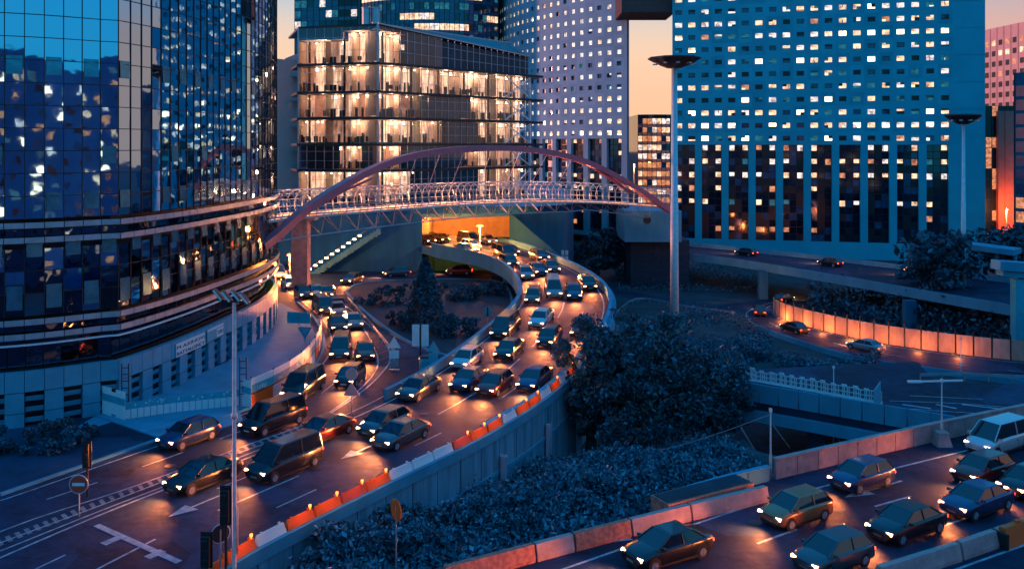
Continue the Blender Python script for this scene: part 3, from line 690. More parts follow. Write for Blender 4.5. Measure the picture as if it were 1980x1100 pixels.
# ---- centre tower, curved
R = 84.0; PR = D(1212, 280, 225).xy; nr_ = Vector((-.59, -.81)); Cc = PR - nr_ * R
ang0 = math.atan2(nr_.y, nr_.x); arc = []
for k in range(0, 61):
    a = ang0 - math.radians(62) * (1 - k / 60); arc.append(Cc + Vector((math.cos(a), math.sin(a))) * R)
Pc = Path2(arc, 1); cw2 = 3.05; nC = 28
ucc = [Pc.len - 2.4 - cw2 * i for i in range(nC)][::-1]
zr2 = [zat(257, 226) + 2.98 * i for i in range(14)]
def lit_c(ci, ri):
    if ci == -1: return .7 if ri in (0, 4, 8) else .4
    if ri in (0, 1, 3): return (rng.choice((6, 6, 0, 1)), 0) if rng.random() < .75 else (3, 1)
    if ri in (4, 5, 6): return (rng.choice((4, 3, 1, 4, 2)), rng.choice((1, 4)))
    if ri >= 10 and 8 < ci < 20 and rng.random() < .5: return (0, 6)
    r = rng.random()
    return (1, 1) if r < .72 else ((0, 1) if r < .82 else (rng.choice((2, 3, 4)), 1))
inner = [Cc + (p - Cc).normalized() * (R - 1.02) for p in arc[::4]] + [arc[-1] + Vector((-.81, .59)) * -0 + Vector((2, 24)), arc[0] + Vector((25, 8))]
tc_ = make_tower('curved_tower', 'pale pinkish curved office tower with rows of square windows left of the sky gap', Pc, ucc, zr2, cw2, 2.98, 1.4, 1.15, -4, 70, (-3.0, zr2[0] - 1.49), [tuple(q) for q in inner], lit_c, cm=CMC)
mb = MB()
mb.face([V3(Pc.at(ucc[-1] + cw2 / 2), -4), V3(Pc.at(Pc.len), -4), V3(Pc.at(Pc.len), 70), V3(Pc.at(ucc[-1] + cw2 / 2), 70)])
p = Pc.at(Pc.len - .001); p2 = p + Vector((2, 24)); mb.face([V3(p, -4), V3(p2, -4), V3(p2, 70), V3(p, 70)])
for k in range(40):
    ua = ucc[0] - cw2 / 2 + (ucc[-1] + cw2 - ucc[0]) * k / 40; ub = ucc[0] - cw2 / 2 + (ucc[-1] + cw2 - ucc[0]) * (k + 1) / 40
    mb.face([V3(Pc.at(ua), zr2[-1] + 1.49), V3(Pc.at(ub), zr2[-1] + 1.49), V3(Pc.at(ub), 70), V3(Pc.at(ua), 70)])
mb.build('end_wall', CMC[0], tc_)
# block joining the towers high up
zb = zat(24, 214); a = D(1200, 24, 216); b = D(1305, 24, 214); lb = empty('link_block', (a + b) / 2, label='brown ribbed underside of the block bridging the two towers at the top edge', cat='bridge block')
mb = MB(); mb.hexa([(a.x, 214, zb), (b.x, 214, zb), (b.x, 228, zb), (a.x, 228, zb), (a.x, 214, zb + 12), (b.x, 214, zb + 12), (b.x, 228, zb + 12), (a.x, 228, zb + 12)])
for k in range(8): mb.box(((a.x + b.x) / 2, 215 + k * 1.6, zb - .12), (b.x - a.x, .5, .24))
reparent(mb.build('soffit', mat('brown_soffit', (.10, .05, .045), .8)), lb)

# ---- generic curtain-wall tower
def curtain(name, label, P, z0, z1, cw, rh, pal, depth_poly, lits, gap=.12, cat='tower', back=glass_dark, frame=dark_m, proud=.08, split=0.0, matl=None, grp=None):
    e = empty(name, (0, 0, 0), label=label, cat=cat); mb = MB(); mb.prism(depth_poly, z0, z1); mb.build('core', back, e)
    g = MB(); mats = list(matl or WINM + [glass_dark, conc, beige]); n = int(P.len / cw); nr = int((z1 - z0) / rh)
    for r in range(nr):
        for c in range(n):
            u0 = c * cw + gap / 2; u1 = (c + 1) * cw - gap / 2; a = z0 + r * rh + gap / 2; b = a + rh - gap; m = lits(c, r, n, nr)
            if split:
                g.face([V3(P.at(u0, proud), a), V3(P.at(u1, proud), a), V3(P.at(u1, proud), a + (b - a) * split), V3(P.at(u0, proud), a + (b - a) * split)], pal)
                a = a + (b - a) * split + .05
            g.face([V3(P.at(u0, proud), a), V3(P.at(u1, proud), a), V3(P.at(u1, proud), b), V3(P.at(u0, proud), b)], m)
    o = g.build('window_panes', mats, e); o['kind'] = 'stuff'
    f = MB()
    for c in range(n + 1):
        p = P.at(min(c * cw, P.len - .001), proud + .05); f.box((p.x, p.y, (z0 + z1) / 2), (.14, .14, z1 - z0))
    f.build('mullions', frame, e); return e
def boxpath(px0, px1, Y0, Y1, dep):
    a = D(px0, 280, Y0).xy; b = D(px1, 280, Y1).xy; d = (b - a).normalized(); n = Vector((d.y, -d.x)); return Path2([a, b], 1), [tuple(a), tuple(b), tuple(b - n * dep), tuple(a - n * dep)]
def arcpath(px0, px1, Y, R, n=24):
    a = D(px0, 280, Y); b = D(px1, 280, Y); m = (a + b) / 2; h = (b - a).length / 2; c = Vector((m.x, Y + math.sqrt(max(R * R - h * h, 1)))); t = math.asin(min(.99, h / R)); pts = []
    for k in range(n + 1):
        an = -math.pi / 2 - t + 2 * t * k / n; pts.append(Vector((c.x + R * math.cos(an), c.y + R * math.sin(an))))
    return Path2(pts, 1), [tuple(p) for p in pts] + [(pts[-1].x, pts[-1].y + 25), (pts[0].x, pts[0].y + 25)]
P, poly = boxpath(570, 697, 290, 285, 25)
curtain('glass_tower', 'dark blue glass tower behind the lit office at its upper left', P, 9.5, 110, 2.2, 3.4, 3, poly, lambda c, r, n, nr: (rng.choice((2, 3, 3, 7, 3)) if c < n * .62 else 4) if rng.random() < .88 else 1, split=.3)
P, poly = arcpath(700, 965, 270, 29)
curtain('round_glass_tower', 'tall round glass tower with glowing office floors behind the lit office roof', P, 9.5, 110, 1.5, 3.1, 3, poly,
        lambda c, r, n, nr: ((0 if rng.random() < .85 else 1) if (math.sin(r * 2.3) + math.sin(c * .35 + r * 1.9) > .35) else rng.choice((3, 7, 2, 3))), split=.35)
P, poly = arcpath(1234, 1300, 262, 9)
curtain('orange_lit_block', 'round office block glowing orange low in the gap between the towers', P, -6, zat(222, 262), 1.4, 2.6, 9, poly, lambda c, r, n, nr: 5 if r < nr * .55 and rng.random() < .75 else rng.choice((1, 0, 5, 3)), split=.35, cat='office block')
# beige wall building left of the lit office
be = empty('beige_building', D(553, 375, 165), label='narrow pinkish beige building with side balconies between mirror tower and lit office', cat='building')
a = D(512, 118, 165); b = D(580, 118, 165); mb = MB(); mb.hexa([(a.x, 165, 9.5), (b.x, 165, 9.5), (b.x, 190, 9.5), (a.x, 190, 9.5), (a.x, 165, zat(112, 165)), (b.x, 165, zat(118, 165)), (b.x, 190, zat(118, 165)), (a.x, 190, zat(112, 165))])
reparent(mb.build('wall', beige), be)
for py in (148, 195, 245, 290, 325):
    q = D(572, py, 164.2); mb = MB(); mb.box((q.x, q.y, q.z), (2.2, 1.4, .14)); mb.box((q.x, q.y - .66, q.z + .9), (2.2, .06, .06)); mb.box((q.x - 1.05, q.y - .6, q.z + .45), (.06, .06, .9)); mb.beam((q.x - 1.9, q.y - .3, q.z - .9), (q.x - .9, q.y - .3, q.z), .1, .12)
    reparent(mb.build('balcony', steel), be)
# right-hand buildings
P, poly = boxpath(1890, 2060, 350, 300, 20)
pal_b = curtain('pale_apartment_block', 'pale pinkish apartment block with dark square windows at the upper right edge', P, 9, zat(52, 335), 4.2, 4.0, 9, poly, lambda c, r, n, nr: rng.choice((4, 4, 4, 4, 4, 5)) if r < nr - 2 else rng.choice((0, 5, 4)), gap=2.0, back=beige, frame=beige, cat='apartment block')
P, poly = boxpath(1905, 1990, 236, 236, 20)
rb = curtain('red_pier_building', 'building with a tall red pier and orange lit windows at the right edge', P, -6, zat(205, 236), 1.7, 2.8, 4, poly, lambda c, r, n, nr: 5 if (c < 2 or c > 7) and rng.random() < .55 else 4, cat='building', back=conc_d)
a = D(1931, 215, 234.5); b = D(1964, 215, 234.5)
mb = MB(); mb.hexa([(a.x, 234.6, -4), (b.x, 234.6, -4), (b.x, 235.8, -4), (a.x, 235.8, -4), (a.x, 234.6, a.z), (b.x, 234.6, a.z), (b.x, 235.8, a.z), (a.x, 235.8, a.z)]); mb.box(((a.x * .6 + b.x * .4), 234.5, (a.z - 4) / 2), (.25, .3, a.z + 4 - .1))
mb.build('red_pier', redcol, rb)
P, poly = boxpath(1962, 2060, 190, 180, 20)
curtain('blue_edge_building', 'blue building with orange lit windows cut off by the right edge', P, -6, zat(140, 188), 2.6, 3.0, 3, poly, lambda c, r, n, nr: rng.choice((5, 4, 5, 3, 4)) if r < nr - 8 else 3, cat='building', gap=.7, back=conc_d)

parti = mat('pale_partition', (.6, .5, .42), .7, var=.1)
roofm = mat('dark_roof_panel', (.01, .014, .02), .35, var=.3, scale=1)
# ---- glass-fronted lit office
Y0 = 150.0; oc = D(731, 280, Y0).xy; ol = D(577, 280, 154).xy; orr = D(1026, 280, 178).xy
z_ = lambda py: zat(py, Y0)
fl = [z_(375), z_(330), z_(279), z_(228), z_(177), z_(122), z_(50)]
fl[0] = 9.5
off = empty('lit_office', (0, 0, 0), label='glass fronted office with warmly lit floors behind the arched footbridge', cat='office building')
PL = Path2([ol, oc], 1); PM = Path2([oc, orr], 1)
depth = Vector((-.35, .94)).normalized()
# lit ranges per floor on both faces
LR = {0: ([(0, 1)], [(0, .25), (.62, 1)]), 1: ([(.42, .82)], [(0, .16), (.55, 1)]), 2: ([(0, 1)], [(0, .42), (.62, 1)]), 3: ([(0, 1)], [(0, .28), (.60, 1)]), 4: ([(0, 1)], [(.0, 1)]), 5: ([(0, 1)], [(0, .18)])}
roomw = MB(); slabs = MB(); glaz = MB(); mul = MB(); cols = MB(); brace = MB(); lamps = MB()
ztopM = lambda u: fl[6] - (u / PM.len) * 2.6 - (0 if u < 9 else 0)
for pi, P in enumerate((PL, PM)):
    for f in range(6):
        za, zb2 = fl[f], fl[f + 1]
        n = int(P.len / 1.55); wu = P.len / n
        for c in range(n):
            u0, u1 = c * wu, (c + 1) * wu; t = (c + .5) / n
            lit = any(a <= t <= b for a, b in LR[f][pi]); dark5 = (f == 5 and pi == 1 and t > .38)
            zt = zb2 if not (f == 5 and pi == 1) else ztopM(u0)
            hgt = zt - za
            dd = 3.2 if lit else .7
            lo = za + .35; hi = zt - .35 if f < 5 else (zt - (2.2 if pi == 0 and c < n * .55 else .8) if lit else zt - .3)
            if lit: dd = 2.2 + 1.4 * (math.sin(f * 3.1 + (c // 3) * 2.7) * .5 + .5); hh_ = rng.random(); rm_ = rng.choice((0, 3, 3, 3, 4)) if pi else rng.choice((0, 0, 3, 3, 4))
            else: rm_ = 6 if dark5 else 1
            roomw.face([V3(P.at(u0, -dd), lo), V3(P.at(u1, -dd), lo), V3(P.at(u1, -dd), hi), V3(P.at(u0, -dd), hi)], rm_)
            if lit:
                roomw.face([V3(P.at(u0, -.1), lo - .18), V3(P.at(u1, -.1), lo - .18), V3(P.at(u1, -dd), lo - .18), V3(P.at(u0, -dd), lo - .18)], 5); roomw.face([V3(P.at(u0, -.1), hi + .15), V3(P.at(u1, -.1), hi + .15), V3(P.at(u1, -dd), hi + .15), V3(P.at(u0, -dd), hi + .15)], 5)
                if c % 4 == 2:
                    lq = P.at((u0 + u1) / 2, -1.3); l_ = bpy.data.lights.new('office_fill_light', 'POINT'); l_.energy = 230; l_.color = (1, .52, .32); l_.shadow_soft_size = .3; lo_ = bpy.data.objects.new('office_fill_light', l_); COL.objects.link(lo_); lo_.location = (lq.x, lq.y, hi - .6); lo_.parent = off  # unseen fill lights added to brighten the lit rooms
                if c % 3 == 0: roomw.face([V3(P.at(u0, -.3), lo), V3(P.at(u0, -3.6), lo), V3(P.at(u0, -3.6), hi), V3(P.at(u0, -.3), hi)], 5)
                if c % 4 == 1: pcl = P.at(u0, -.9); cols.box((pcl.x, pcl.y, (lo + hi) / 2), (.3, .3, hi - lo), .7)
                for _ in range(2):
                    if rng.random() < .6: pcl = P.at(rng.uniform(u0, u1), -rng.uniform(.5, 1.9)); hf = rng.uniform(.7, 1.7); cols.box((pcl.x, pcl.y, lo + hf / 2 - .1), (rng.uniform(.1, .5), .3, hf), rng.random() * 3)
            if lit:
                if rng.random() < .75:
                    p = P.at((u0 + u1) / 2 + rng.uniform(-.4, .4), -1.2 - rng.random()); lamps.tube([(p.x, p.y, hi - .35), (p.x, p.y, hi - .15)], .17, 8)
                    if rng.random() < .4: lamps.box((p.x, p.y, hi - .6), (.5, .12, .08))
                if rng.random() < .5:
                    p = P.at((u0 + u1) / 2, -1.6); cols.box((p.x, p.y, lo + rng.uniform(.3, .8)), (rng.uniform(.3, 1.2), .5, rng.uniform(.6, 1.6)), rng.random())
            if not (dark5):
                q0, q1 = P.at(u0), P.at(u1); zg = zt
                glaz.face([V3(q0, za + .02), V3(q1, za + .02), V3(q1, zt - .02 if f == 5 else zb2 - .02), V3(q0, zt - .02 if f == 5 else zb2 - .02)])
            p = P.at(u0, .05); mul.box((p.x, p.y, (za + zt) / 2), (.09, .09, hgt - .1), math.atan2(1, 1) if pi else 0)
        p0, p1 = P.at(0, .04), P.at(P.len, .04)
        for fz in (.36, .72): mul.beam(V3(p0, za + (zb2 - za) * fz), V3(p1, za + ((zb2 - za) if not (f == 5 and pi) else (ztopM(PM.len) - za)) * fz), .05, .06)
# slabs with dark overhanging edges
for f in range(1, 6):
    z = fl[f]; a, b, c = PL.at(0, .55), oc + Vector((0, -.9)), PM.at(PM.len, .8) + (orr - oc).normalized() * 3.0
    slabs.prism([tuple(a), tuple(b), tuple(c), tuple(c + depth * 9), tuple(oc + depth * 16), tuple(a + depth * 9)], z - .30, z + .12)
slabs.build('floor_slab_edges', dark_m, off); roomw.build('room_walls', [room, room_d, glass_dark, room_b, room_c, parti, mat('dark_glazed_attic', (.008, .03, .055), .45, var=.5, scale=.4)], off); mul.build('mullions', steel, off)
glaz.build('glazing', cglass, off); lamps.build('ceiling_lamps', lamp_w, off)['kind'] = 'stuff'; o = cols.build('furniture', dark_m, off); o['kind'] = 'stuff'
# dividing walls behind + body
mb = MB(); bx = [tuple(PL.at(0, -3.4)), tuple(oc + depth * 4.8), tuple(PM.at(PM.len, -3.4)), tuple(orr + depth * 22), tuple(ol + depth * 22)]
mb.prism(bx, 9.5, fl[6] - 3.2); mb.build('core', conc_d, off)
mb = MB()      # corner post and end posts, diagonal braces
mb.box((oc.x, oc.y - .1, (9.5 + fl[6]) / 2), (.4, .4, fl[6] - 9.5 + .4)); mb.box((ol.x, ol.y, (9.5 + fl[6]) / 2), (.3, .3, fl[6] - 9.5)); mb.box((orr.x, orr.y, 20), (.3, .3, 20)); mb.build('corner_posts', steel, off)
br = MB(); ub = PM.len * .80
for f in range(0, 5):
    for (s0, s1) in ((0, 1), (1, 0)):
        p0 = PM.at(ub, .25); p1 = PM.at(PM.len - .4, .25); a = V3(p0.lerp(p1, s0), fl[f] + .2); b = V3(p0.lerp(p1, s1), fl[f + 1] - .4)
        br.beam(a, b, .16, .2)
    for s in (0, .5, 1): q = PM.at(ub, .25).lerp(PM.at(PM.len - .4, .25), s); br.box((q.x, q.y, (fl[f] + fl[f + 1]) / 2), (.16, .16, fl[f + 1] - fl[f] - .5))
br.build('diagonal_braces', white_p, off)
# roof: flat part + dark sloped glazed roof over the right part
mb = MB(); uS = PM.len * .30
ra, rb2 = oc, PM.at(uS); rc = PM.at(PM.len)
mb.hexa([V3(ol, fl[6]), V3(oc, fl[6]), V3(oc + depth * 16, fl[6] + .0), V3(ol + depth * 16, fl[6] + .0), V3(ol, fl[6] + .35), V3(oc, fl[6] + .35), V3(oc + depth * 16, fl[6] + .35), V3(ol + depth * 16, fl[6] + .35)])
mb.build('flat_roof', dark_m, off)
mb = MB(); za_, zc_ = ztopM(0), ztopM(PM.len)
e0 = V3(oc, za_ + .3); e1 = V3(rc, zc_); r0_ = V3(oc + depth * 5, za_ + 1.0); r1_ = V3(rc + depth * 6 - (rc - oc).normalized() * 3, zc_ + 3.2); b0_ = V3(oc + depth * 16, za_ + .3); b1_ = V3(rc + depth * 18, zc_)
mb.face([e0, e1, r1_, r0_]); mb.face([r0_, r1_, b1_, b0_]); mb.face([e1, b1_, r1_]); mb.build('sloped_roof', roofm, off)
mb = MB()
for k in range(1, 20):
    t = k / 20; mb.beam(e0.lerp(e1, t) + Vector((0, 0, .08)), r0_.lerp(r1_, t) + Vector((0, 0, .08)), .1, .1)
mb.beam(e0 + Vector((0, 0, .1)), e1 + Vector((0, 0, .1)), .25, .2); mb.beam(r0_ + Vector((0, 0, .1)), r1_ + Vector((0, 0, .1)), .2, .2); mb.build('roof_glazing_bars', steel, off)
for px in (708, 727):
    q = D(px, 45, 158); mb = MB(); mb.tube([(q.x, q.y, q.z - 2), (q.x, q.y, q.z + 2.6)], .75, 14); mb.tube([(q.x, q.y, q.z + 2.6), (q.x, q.y, q.z + 2.75)], .85, 14); mb.build('roof_vent', steel, off)

# ================================================================== LEFT MIRROR-GLASS BUILDING
bp = [Vector((-75, 57)), Vector((-48, 59.2)), W(0, 830).xy, W(200, 800).xy, Vector((-29.2, 66.5)), Vector((-27.6, 73.5)), Vector((-26.6, 82)), Vector((-26.0, 90)), Vector((-26.6, 98.5)), Vector((-29, 106)), Vector((-36, 112)), Vector((-60, 114))]
bpath = [p.xy for p in crom([Vector((p.x, p.y, 0)) for p in bp], 10)]
PB = Path2(bpath, 1)
mg = empty('mirror_glass_building', (0, 0, 0), label='huge curved mirror glass office building filling the left side', cat='office building')
pw = 1.24; nP = int(PB.len / pw)
zS = [14.05, 13.0, 7.2, 6.2]          # sunshade bands
def pane_quad(mb, u0, u1, z0, z1, off, mi, tilt=.0045):
    a, b = V3(PB.at(u0 + .03, off), 0), V3(PB.at(u1 - .03, off), 0); n = Vector((b.y - a.y, -(b.x - a.x), 0)).normalized()
    tx, ty = rng.gauss(0, tilt), rng.gauss(0, tilt); w2 = (b - a).length / 2; h2 = (z1 - z0) / 2; P4 = []
    for p, z, sx, sz in ((a, z0 + .03, -1, -1), (b, z0 + .03, 1, -1), (b, z1 - .03, 1, 1), (a, z1 - .03, -1, 1)):
        P4.append(Vector((p.x, p.y, z)) + n * (sx * w2 * tx + sz * h2 * ty))
    mb.face(P4, mi)
up = MB(); rh = 1.62; z = 14.7; zr = []
while z < 44: zr.append(z); z += rh
wins = []
for c in range(nP):
    u0, u1 = c * pw, (c + 1) * pw
    for r, z in enumerate(zr): pane_quad(up, u0, u1, z, z + rh, 0, 0)
up.build('mirror_panes', [mirr, mirr_d], mg)
lo = MB(); lo2 = MB()
for c in range(nP):
    u0, u1 = c * pw, (c + 1) * pw
    for r in range(3): pane_quad(lo, u0, u1, 7.8 + r * 1.6, 7.8 + (r + 1) * 1.6, -.05, 1 if (c + r) % 3 else 0)
    pane_quad(lo, u0, u1, 13.35, 13.95, -.2, 1); pane_quad(lo, u0, u1, 6.55, 7.1, -.2, 1); pane_quad(lo2, u0, u1, 3.95, 6.0, -1.0, 1)
lo2.build('recessed_panes', [mirr, mirr_d], mg)
lo.build('dark_panes', [mirr, mirr_d], mg)
mb = MB(); mb.prism([tuple(PB.at(k * PB.len / 100, -1.15)) for k in range(101)] + [(-80, 114)], -.5, 44); mb.build('core', dark_m, mg)
mu = MB()
for c in range(nP + 1):
    p = PB.at(min(c * pw, PB.len - .01), .03); q = PB.at(min(c * pw + .2, PB.len - .005), .03); rz = math.atan2((q - p).y, (q - p).x)
    mu.box((p.x, p.y, 29.3), (.055, .07, 29.4), rz); mu.box((p.x, p.y, 10.2), (.05, .06, 4.8), rz)
PBp = lambda off, z, n=150: [V3(PB.at(k * (PB.len - .1) / n, off), z) for k in range(n + 1)]
for z in zr[1:]: mu.wall(PBp(.03, z - .025), .06, 0, .05)
for z in (9.4, 11.0): mu.wall(PBp(-.02, z - .025), .06, 0, .05)
mu.build('mullion_grid', dark_m, mg)
shade = mat('sunshade_metal', (.34, .40, .44), .35, .3, var=.2, scale=1.5)
for zi in zS:
    b = MB()
    for c in range(nP):
        a, q = PB.at(c * pw + .03, .30), PB.at((c + 1) * pw - .03, .30); b.beam(V3(a, zi + .22), V3(q, zi + .22), .08, .40)
    b.wall(PBp(.12, zi), .24, -.04, .02, 1); b.build('sunshade_band', [shade, dark_m], mg)
b = MB(); b.wall(PBp(.15, 5.75), .2, 0, .12); b.build('reflector_rail', white_p, mg)
# top-hung windows standing slightly proud: pale teal squares
openw = mat('opening_window', (.05, .22, .30), .15, .6, var=.35, scale=1.2)
cnt_w = 0
for ci, c in enumerate(range(nP)):
    for z0, h, ph in ((8.3, 1.7, 0), (12.0, .95, 1), (15.3, 1.3, 0), (18.6, 1.3, 1), (25.0, 1.3, 0)):
        if (c + ph) % 2 or cnt_w > 99 or rng.random() < (.12 if z0 < 13 else .45): continue
        p = PB.at((c + .5) * pw); px = CX + p.x * F / p.y
        if px < -30 or p.y > 100: continue
        u0, u1 = c * pw + .12, (c + 1) * pw - .12; q = [V3(PB.at(u0, .09), z0), V3(PB.at(u1, .09), z0), V3(PB.at(u1, .05), z0 + h), V3(PB.at(u0, .05), z0 + h)]
        m_ = MB(); m_.face(q); n = Vector((0, 0, 0)); f = [V3(PB.at(u0, -.02), z0), V3(PB.at(u1, -.02), z0)]
        m_.face([q[0], f[0], f[1], q[1]]); m_.build('opening_window', openw, mg); cnt_w += 1
# stone podium: full panels on top, alternating panels and dark recessed windows below
stone = mat('podium_stone', (.05, .30, .40), .45, var=.16, scale=.8, bump=.08)
pod = MB(); pwm = 1.24; pods = []
for c in range(nP):
    u0, u1 = c * pwm, (c + 1) * pwm; O = lambda u, z, o=0: V3(PB.at(u, o), z)
    for z0, z1 in ((2.45, 3.9),): pod.hexa([O(u0 + .02, z0 + .02, -.35), O(u0 + .02, z0 + .02, .12), O(u1 - .02, z0 + .02, .12), O(u1 - .02, z0 + .02, -.35), O(u0 + .02, z1, -.35), O(u0 + .02, z1, .12), O(u1 - .02, z1, .12), O(u1 - .02, z1, -.35)])
    if c % 2 == 0:
        for z0, z1 in ((0, .95), (1.0, 2.42)): pod.hexa([O(u0 + .02, z0, -.35), O(u0 + .02, z0, .12), O(u1 - .02, z0, .12), O(u1 - .02, z0, -.35), O(u0 + .02, z1, -.35), O(u0 + .02, z1, .12), O(u1 - .02, z1, .12), O(u1 - .02, z1, -.35)])
    else:
        w_ = MB(); w_.face([O(u0, 0, -.25), O(u1, 0, -.25), O(u1, 2.44, -.25), O(u0, 2.44, -.25)], 0)
        for zz in (.25, 1.0, 1.75): w_.hexa([O(u0 + .03, zz, -.2), O(u0 + .03, zz + .32, -.12), O(u0 + .03, zz + .36, -.12), O(u0 + .03, zz + .04, -.2), O(u1 - .03, zz, -.2), O(u1 - .03, zz + .32, -.12), O(u1 - .03, zz + .36, -.12), O(u1 - .03, zz + .04, -.2)], 1)
        pods.append((c, w_))
pod.build('podium_panels', stone, mg)
rest = MB(); k = 0
for c, w_ in pods:
    p = PB.at((c + .5) * pw); px = CX + p.x * F / p.y
    if px > -20 and p.y < 100: w_.build('podium_window', [blackwin, stone], mg)
# banner with lettering on the podium
def text_mesh(s, size, ext=.01):
    cu = bpy.data.curves.new('t', 'FONT'); cu.body = s; cu.size = size; cu.extrude = ext; o = bpy.data.objects.new('t', cu); COL.objects.link(o)
    dg = bpy.context.evaluated_depsgraph_get(); me = bpy.data.meshes.new_from_object(o.evaluated_get(dg)); bpy.data.objects.remove(o); return me
def u_at_px(px):
    best = min(range(0, 1600), key=lambda k: abs(CX + PB.at(k * .05).x * F / PB.at(k * .05).y - px) + (1000 if PB.at(k * .05).y > 99 else 0)); return best * .05
ua, ub = u_at_px(336), u_at_px(392)
be_ = empty('wall_banner', V3(PB.at(ua, .2), 2.5), label='white banner with dark lettering fixed on the podium of the mirror glass building', cat='banner')
A_, B_ = V3(PB.at(ua, .2), 2.5), V3(PB.at(ub, .2), 2.5); dd = (B_ - A_); rz = math.atan2(dd.y, dd.x); Lb = dd.length
be_.rotation_euler = (0, 0, rz); mb = MB(); mb.box((Lb / 2, 0, .55), (Lb, .06, 1.1)); inst('board', mb.mesh('board', white_p), be_)
for s, zz, sz in (('RATTALLENCY', .12, .42), ('M AXINOVI', .62, .40)):
    me = text_mesh(s, sz); me.materials.append(dark_m); xs = [v.co.x for v in me.vertices]; o = inst('lettering', me, be_, (.08, -.045, zz), (math.radians(90), 0, 0)); o.scale = ((Lb - .2) / (max(xs) + .01), 1, 1)
ua, ub = u_at_px(396), u_at_px(427); A_, B_ = V3(PB.at(ua, .2), 2.6), V3(PB.at(ub, .2), 2.6); dd = B_ - A_; Lb = dd.length
be2 = empty('wall_sign', A_, math.atan2(dd.y, dd.x), 'smaller blue and white sign reading TVPU right of the lettered banner', 'sign')
mb = MB(); mb.box((Lb / 2, 0, .5), (Lb, .06, 1.0)); inst('board', mb.mesh('board', teal_p), be2); mb = MB(); mb.box((Lb / 2, -.04, .98), (Lb, .04, .2)); mb.box((Lb * .78, -.04, .42), (Lb * .42, .04, .75)); inst('white_field', mb.mesh('white_field', white_p), be2)
me = text_mesh('TVPU', .5); me.materials.append(dark_m); o = inst('lettering', me, be2, (Lb * .60, -.07, .25), (math.radians(90), 0, 0)); o.scale = (.55 * Lb * .42 / .75, 1, 1)

# ---- blocks behind the viewpoint, seen only as reflections in the mirror glass
def refl_block(c, size, z1, rz, label):
    e = empty('apartment_block', (c[0], c[1], -6), rz, label, 'apartment block'); mb = MB(); mb.box((0, 0, (z1 + 6) / 2), (size[0], size[1], z1 + 6)); inst('wall', mb.mesh('wall', cliffm), e)
    g = MB(); 
    for sgn in (1, -1):
        nx = int(size[0] / 3.2)
        for i in range(nx):
            for j in range(int((z1 + 4) / 3.0)):
                x = -size[0] / 2 + 1.6 + i * 3.2; zz = 2 + j * 3.0; m = rng.choice((6, 1, 4, 3, 3, 2, 5, 0, 4)); y = sgn * (size[1] / 2 + .02)
                g.face([(x - .6, y, zz), (x + .6, y, zz), (x + .6, y, zz + 1.3), (x - .6, y, zz + 1.3)], m)
    o = inst('windows', g.mesh('windows', WINM), e); o['kind'] = 'stuff'
refl_block((-4, -46), (64, 14), 36, .27, 'apartment block behind the viewpoint, left of two, mirrored in the glass building')
refl_block((49, -14), (72, 12), 34, .80, 'apartment block right of the viewpoint, right of two, mirrored in the glass building')

paving_p = mat('pale_deck', (.6, .52, .46), .6, var=.2, scale=1)
# ================================================================== FOOTBRIDGE
fb = empty('footbridge', D(530, 400, 100), label='tubular caged footbridge with warm lit deck hung from a purple steel arch', cat='footbridge')
dk = crom([D(480, 412, 94), D(560, 403, 101), D(700, 393, 112), D(860, 383, 125), D(1000, 378, 135), D(1130, 379, 144), D(1240, 386, 150), D(1300, 392, 153)], 16)
fpo = lambda o: reparent(o, fb)
L_ = [0]
for i in range(1, len(dk)): L_.append(L_[-1] + (dk[i] - dk[i - 1]).length)
def dk_at(s):
    s = max(0, min(L_[-1] - 1e-3, s)); i = 0
    while L_[i + 1] < s: i += 1
    t = (s - L_[i]) / (L_[i + 1] - L_[i]); return dk[i].lerp(dk[i + 1], t), (dk[i + 1] - dk[i]).normalized()
mb = MB(); mb.wall(dk, 3.2, -1.15, -.9); fpo(mb.build('deck', paving_p, None))
mb = MB(); s = 0
while s < L_[-1]:
    p, t = dk_at(s); r = Vector((t.y, -t.x, 0)).normalized(); P = []
    for k in range(0, 13):
        a = math.radians(-38 + 256 * k / 12); P.append(p + r * math.cos(a) * 1.9 + Vector((0, 0, .25 + math.sin(a) * 1.9)))
    mb.tube(P, .06, 5); s += 1.3
fpo(mb.build('hoops', shade))
mb = MB(); 
for ang in (-30, -5, 20, 45, 70, 90, 110, 135, 160, 185, 210):
    a = math.radians(ang); P = []
    for i in range(0, len(dk), 4):
        t = (dk[min(i + 1, len(dk) - 1)] - dk[max(i - 1, 0)]).normalized(); r = Vector((t.y, -t.x, 0)).normalized(); P.append(dk[i] + r * math.cos(a) * 1.92 + Vector((0, 0, .25 + math.sin(a) * 1.92)))
    mb.tube(P,   .09 if ang in (-30, 210) else .04, 5)
fpo(mb.build('rails', shade))
mb = MB(); fl_lamp = mat('deck_strip_light', (1, .7, .5), .4, emit=(1, .40, .20), es=2.6, var2=.7)
for sg in (1, -1):
    s = 1
    while s < L_[-1] - 2:
        p, t = dk_at(s); q, _ = dk_at(s + 1.9); r = Vector((t.y, -t.x, 0)).normalized() * 1.25 * sg; mb.beam(p + r + Vector((0, 0, -.84)), q + r + Vector((0, 0, -.84)), .12, .10); s += 2.1
fpo(mb.build('deck_strip_lights', fl_lamp))
for k in range(1, 9):
    p, t = dk_at(L_[-1] * k / 9); l_ = bpy.data.lights.new('deck_light', 'POINT'); l_.energy = 900; l_.color = (1, .34, .14); l_.shadow_soft_size = .3; o = bpy.data.objects.new('deck_light', l_); COL.objects.link(o); o.location = p + Vector((0, 0, .6)); fpo(o)
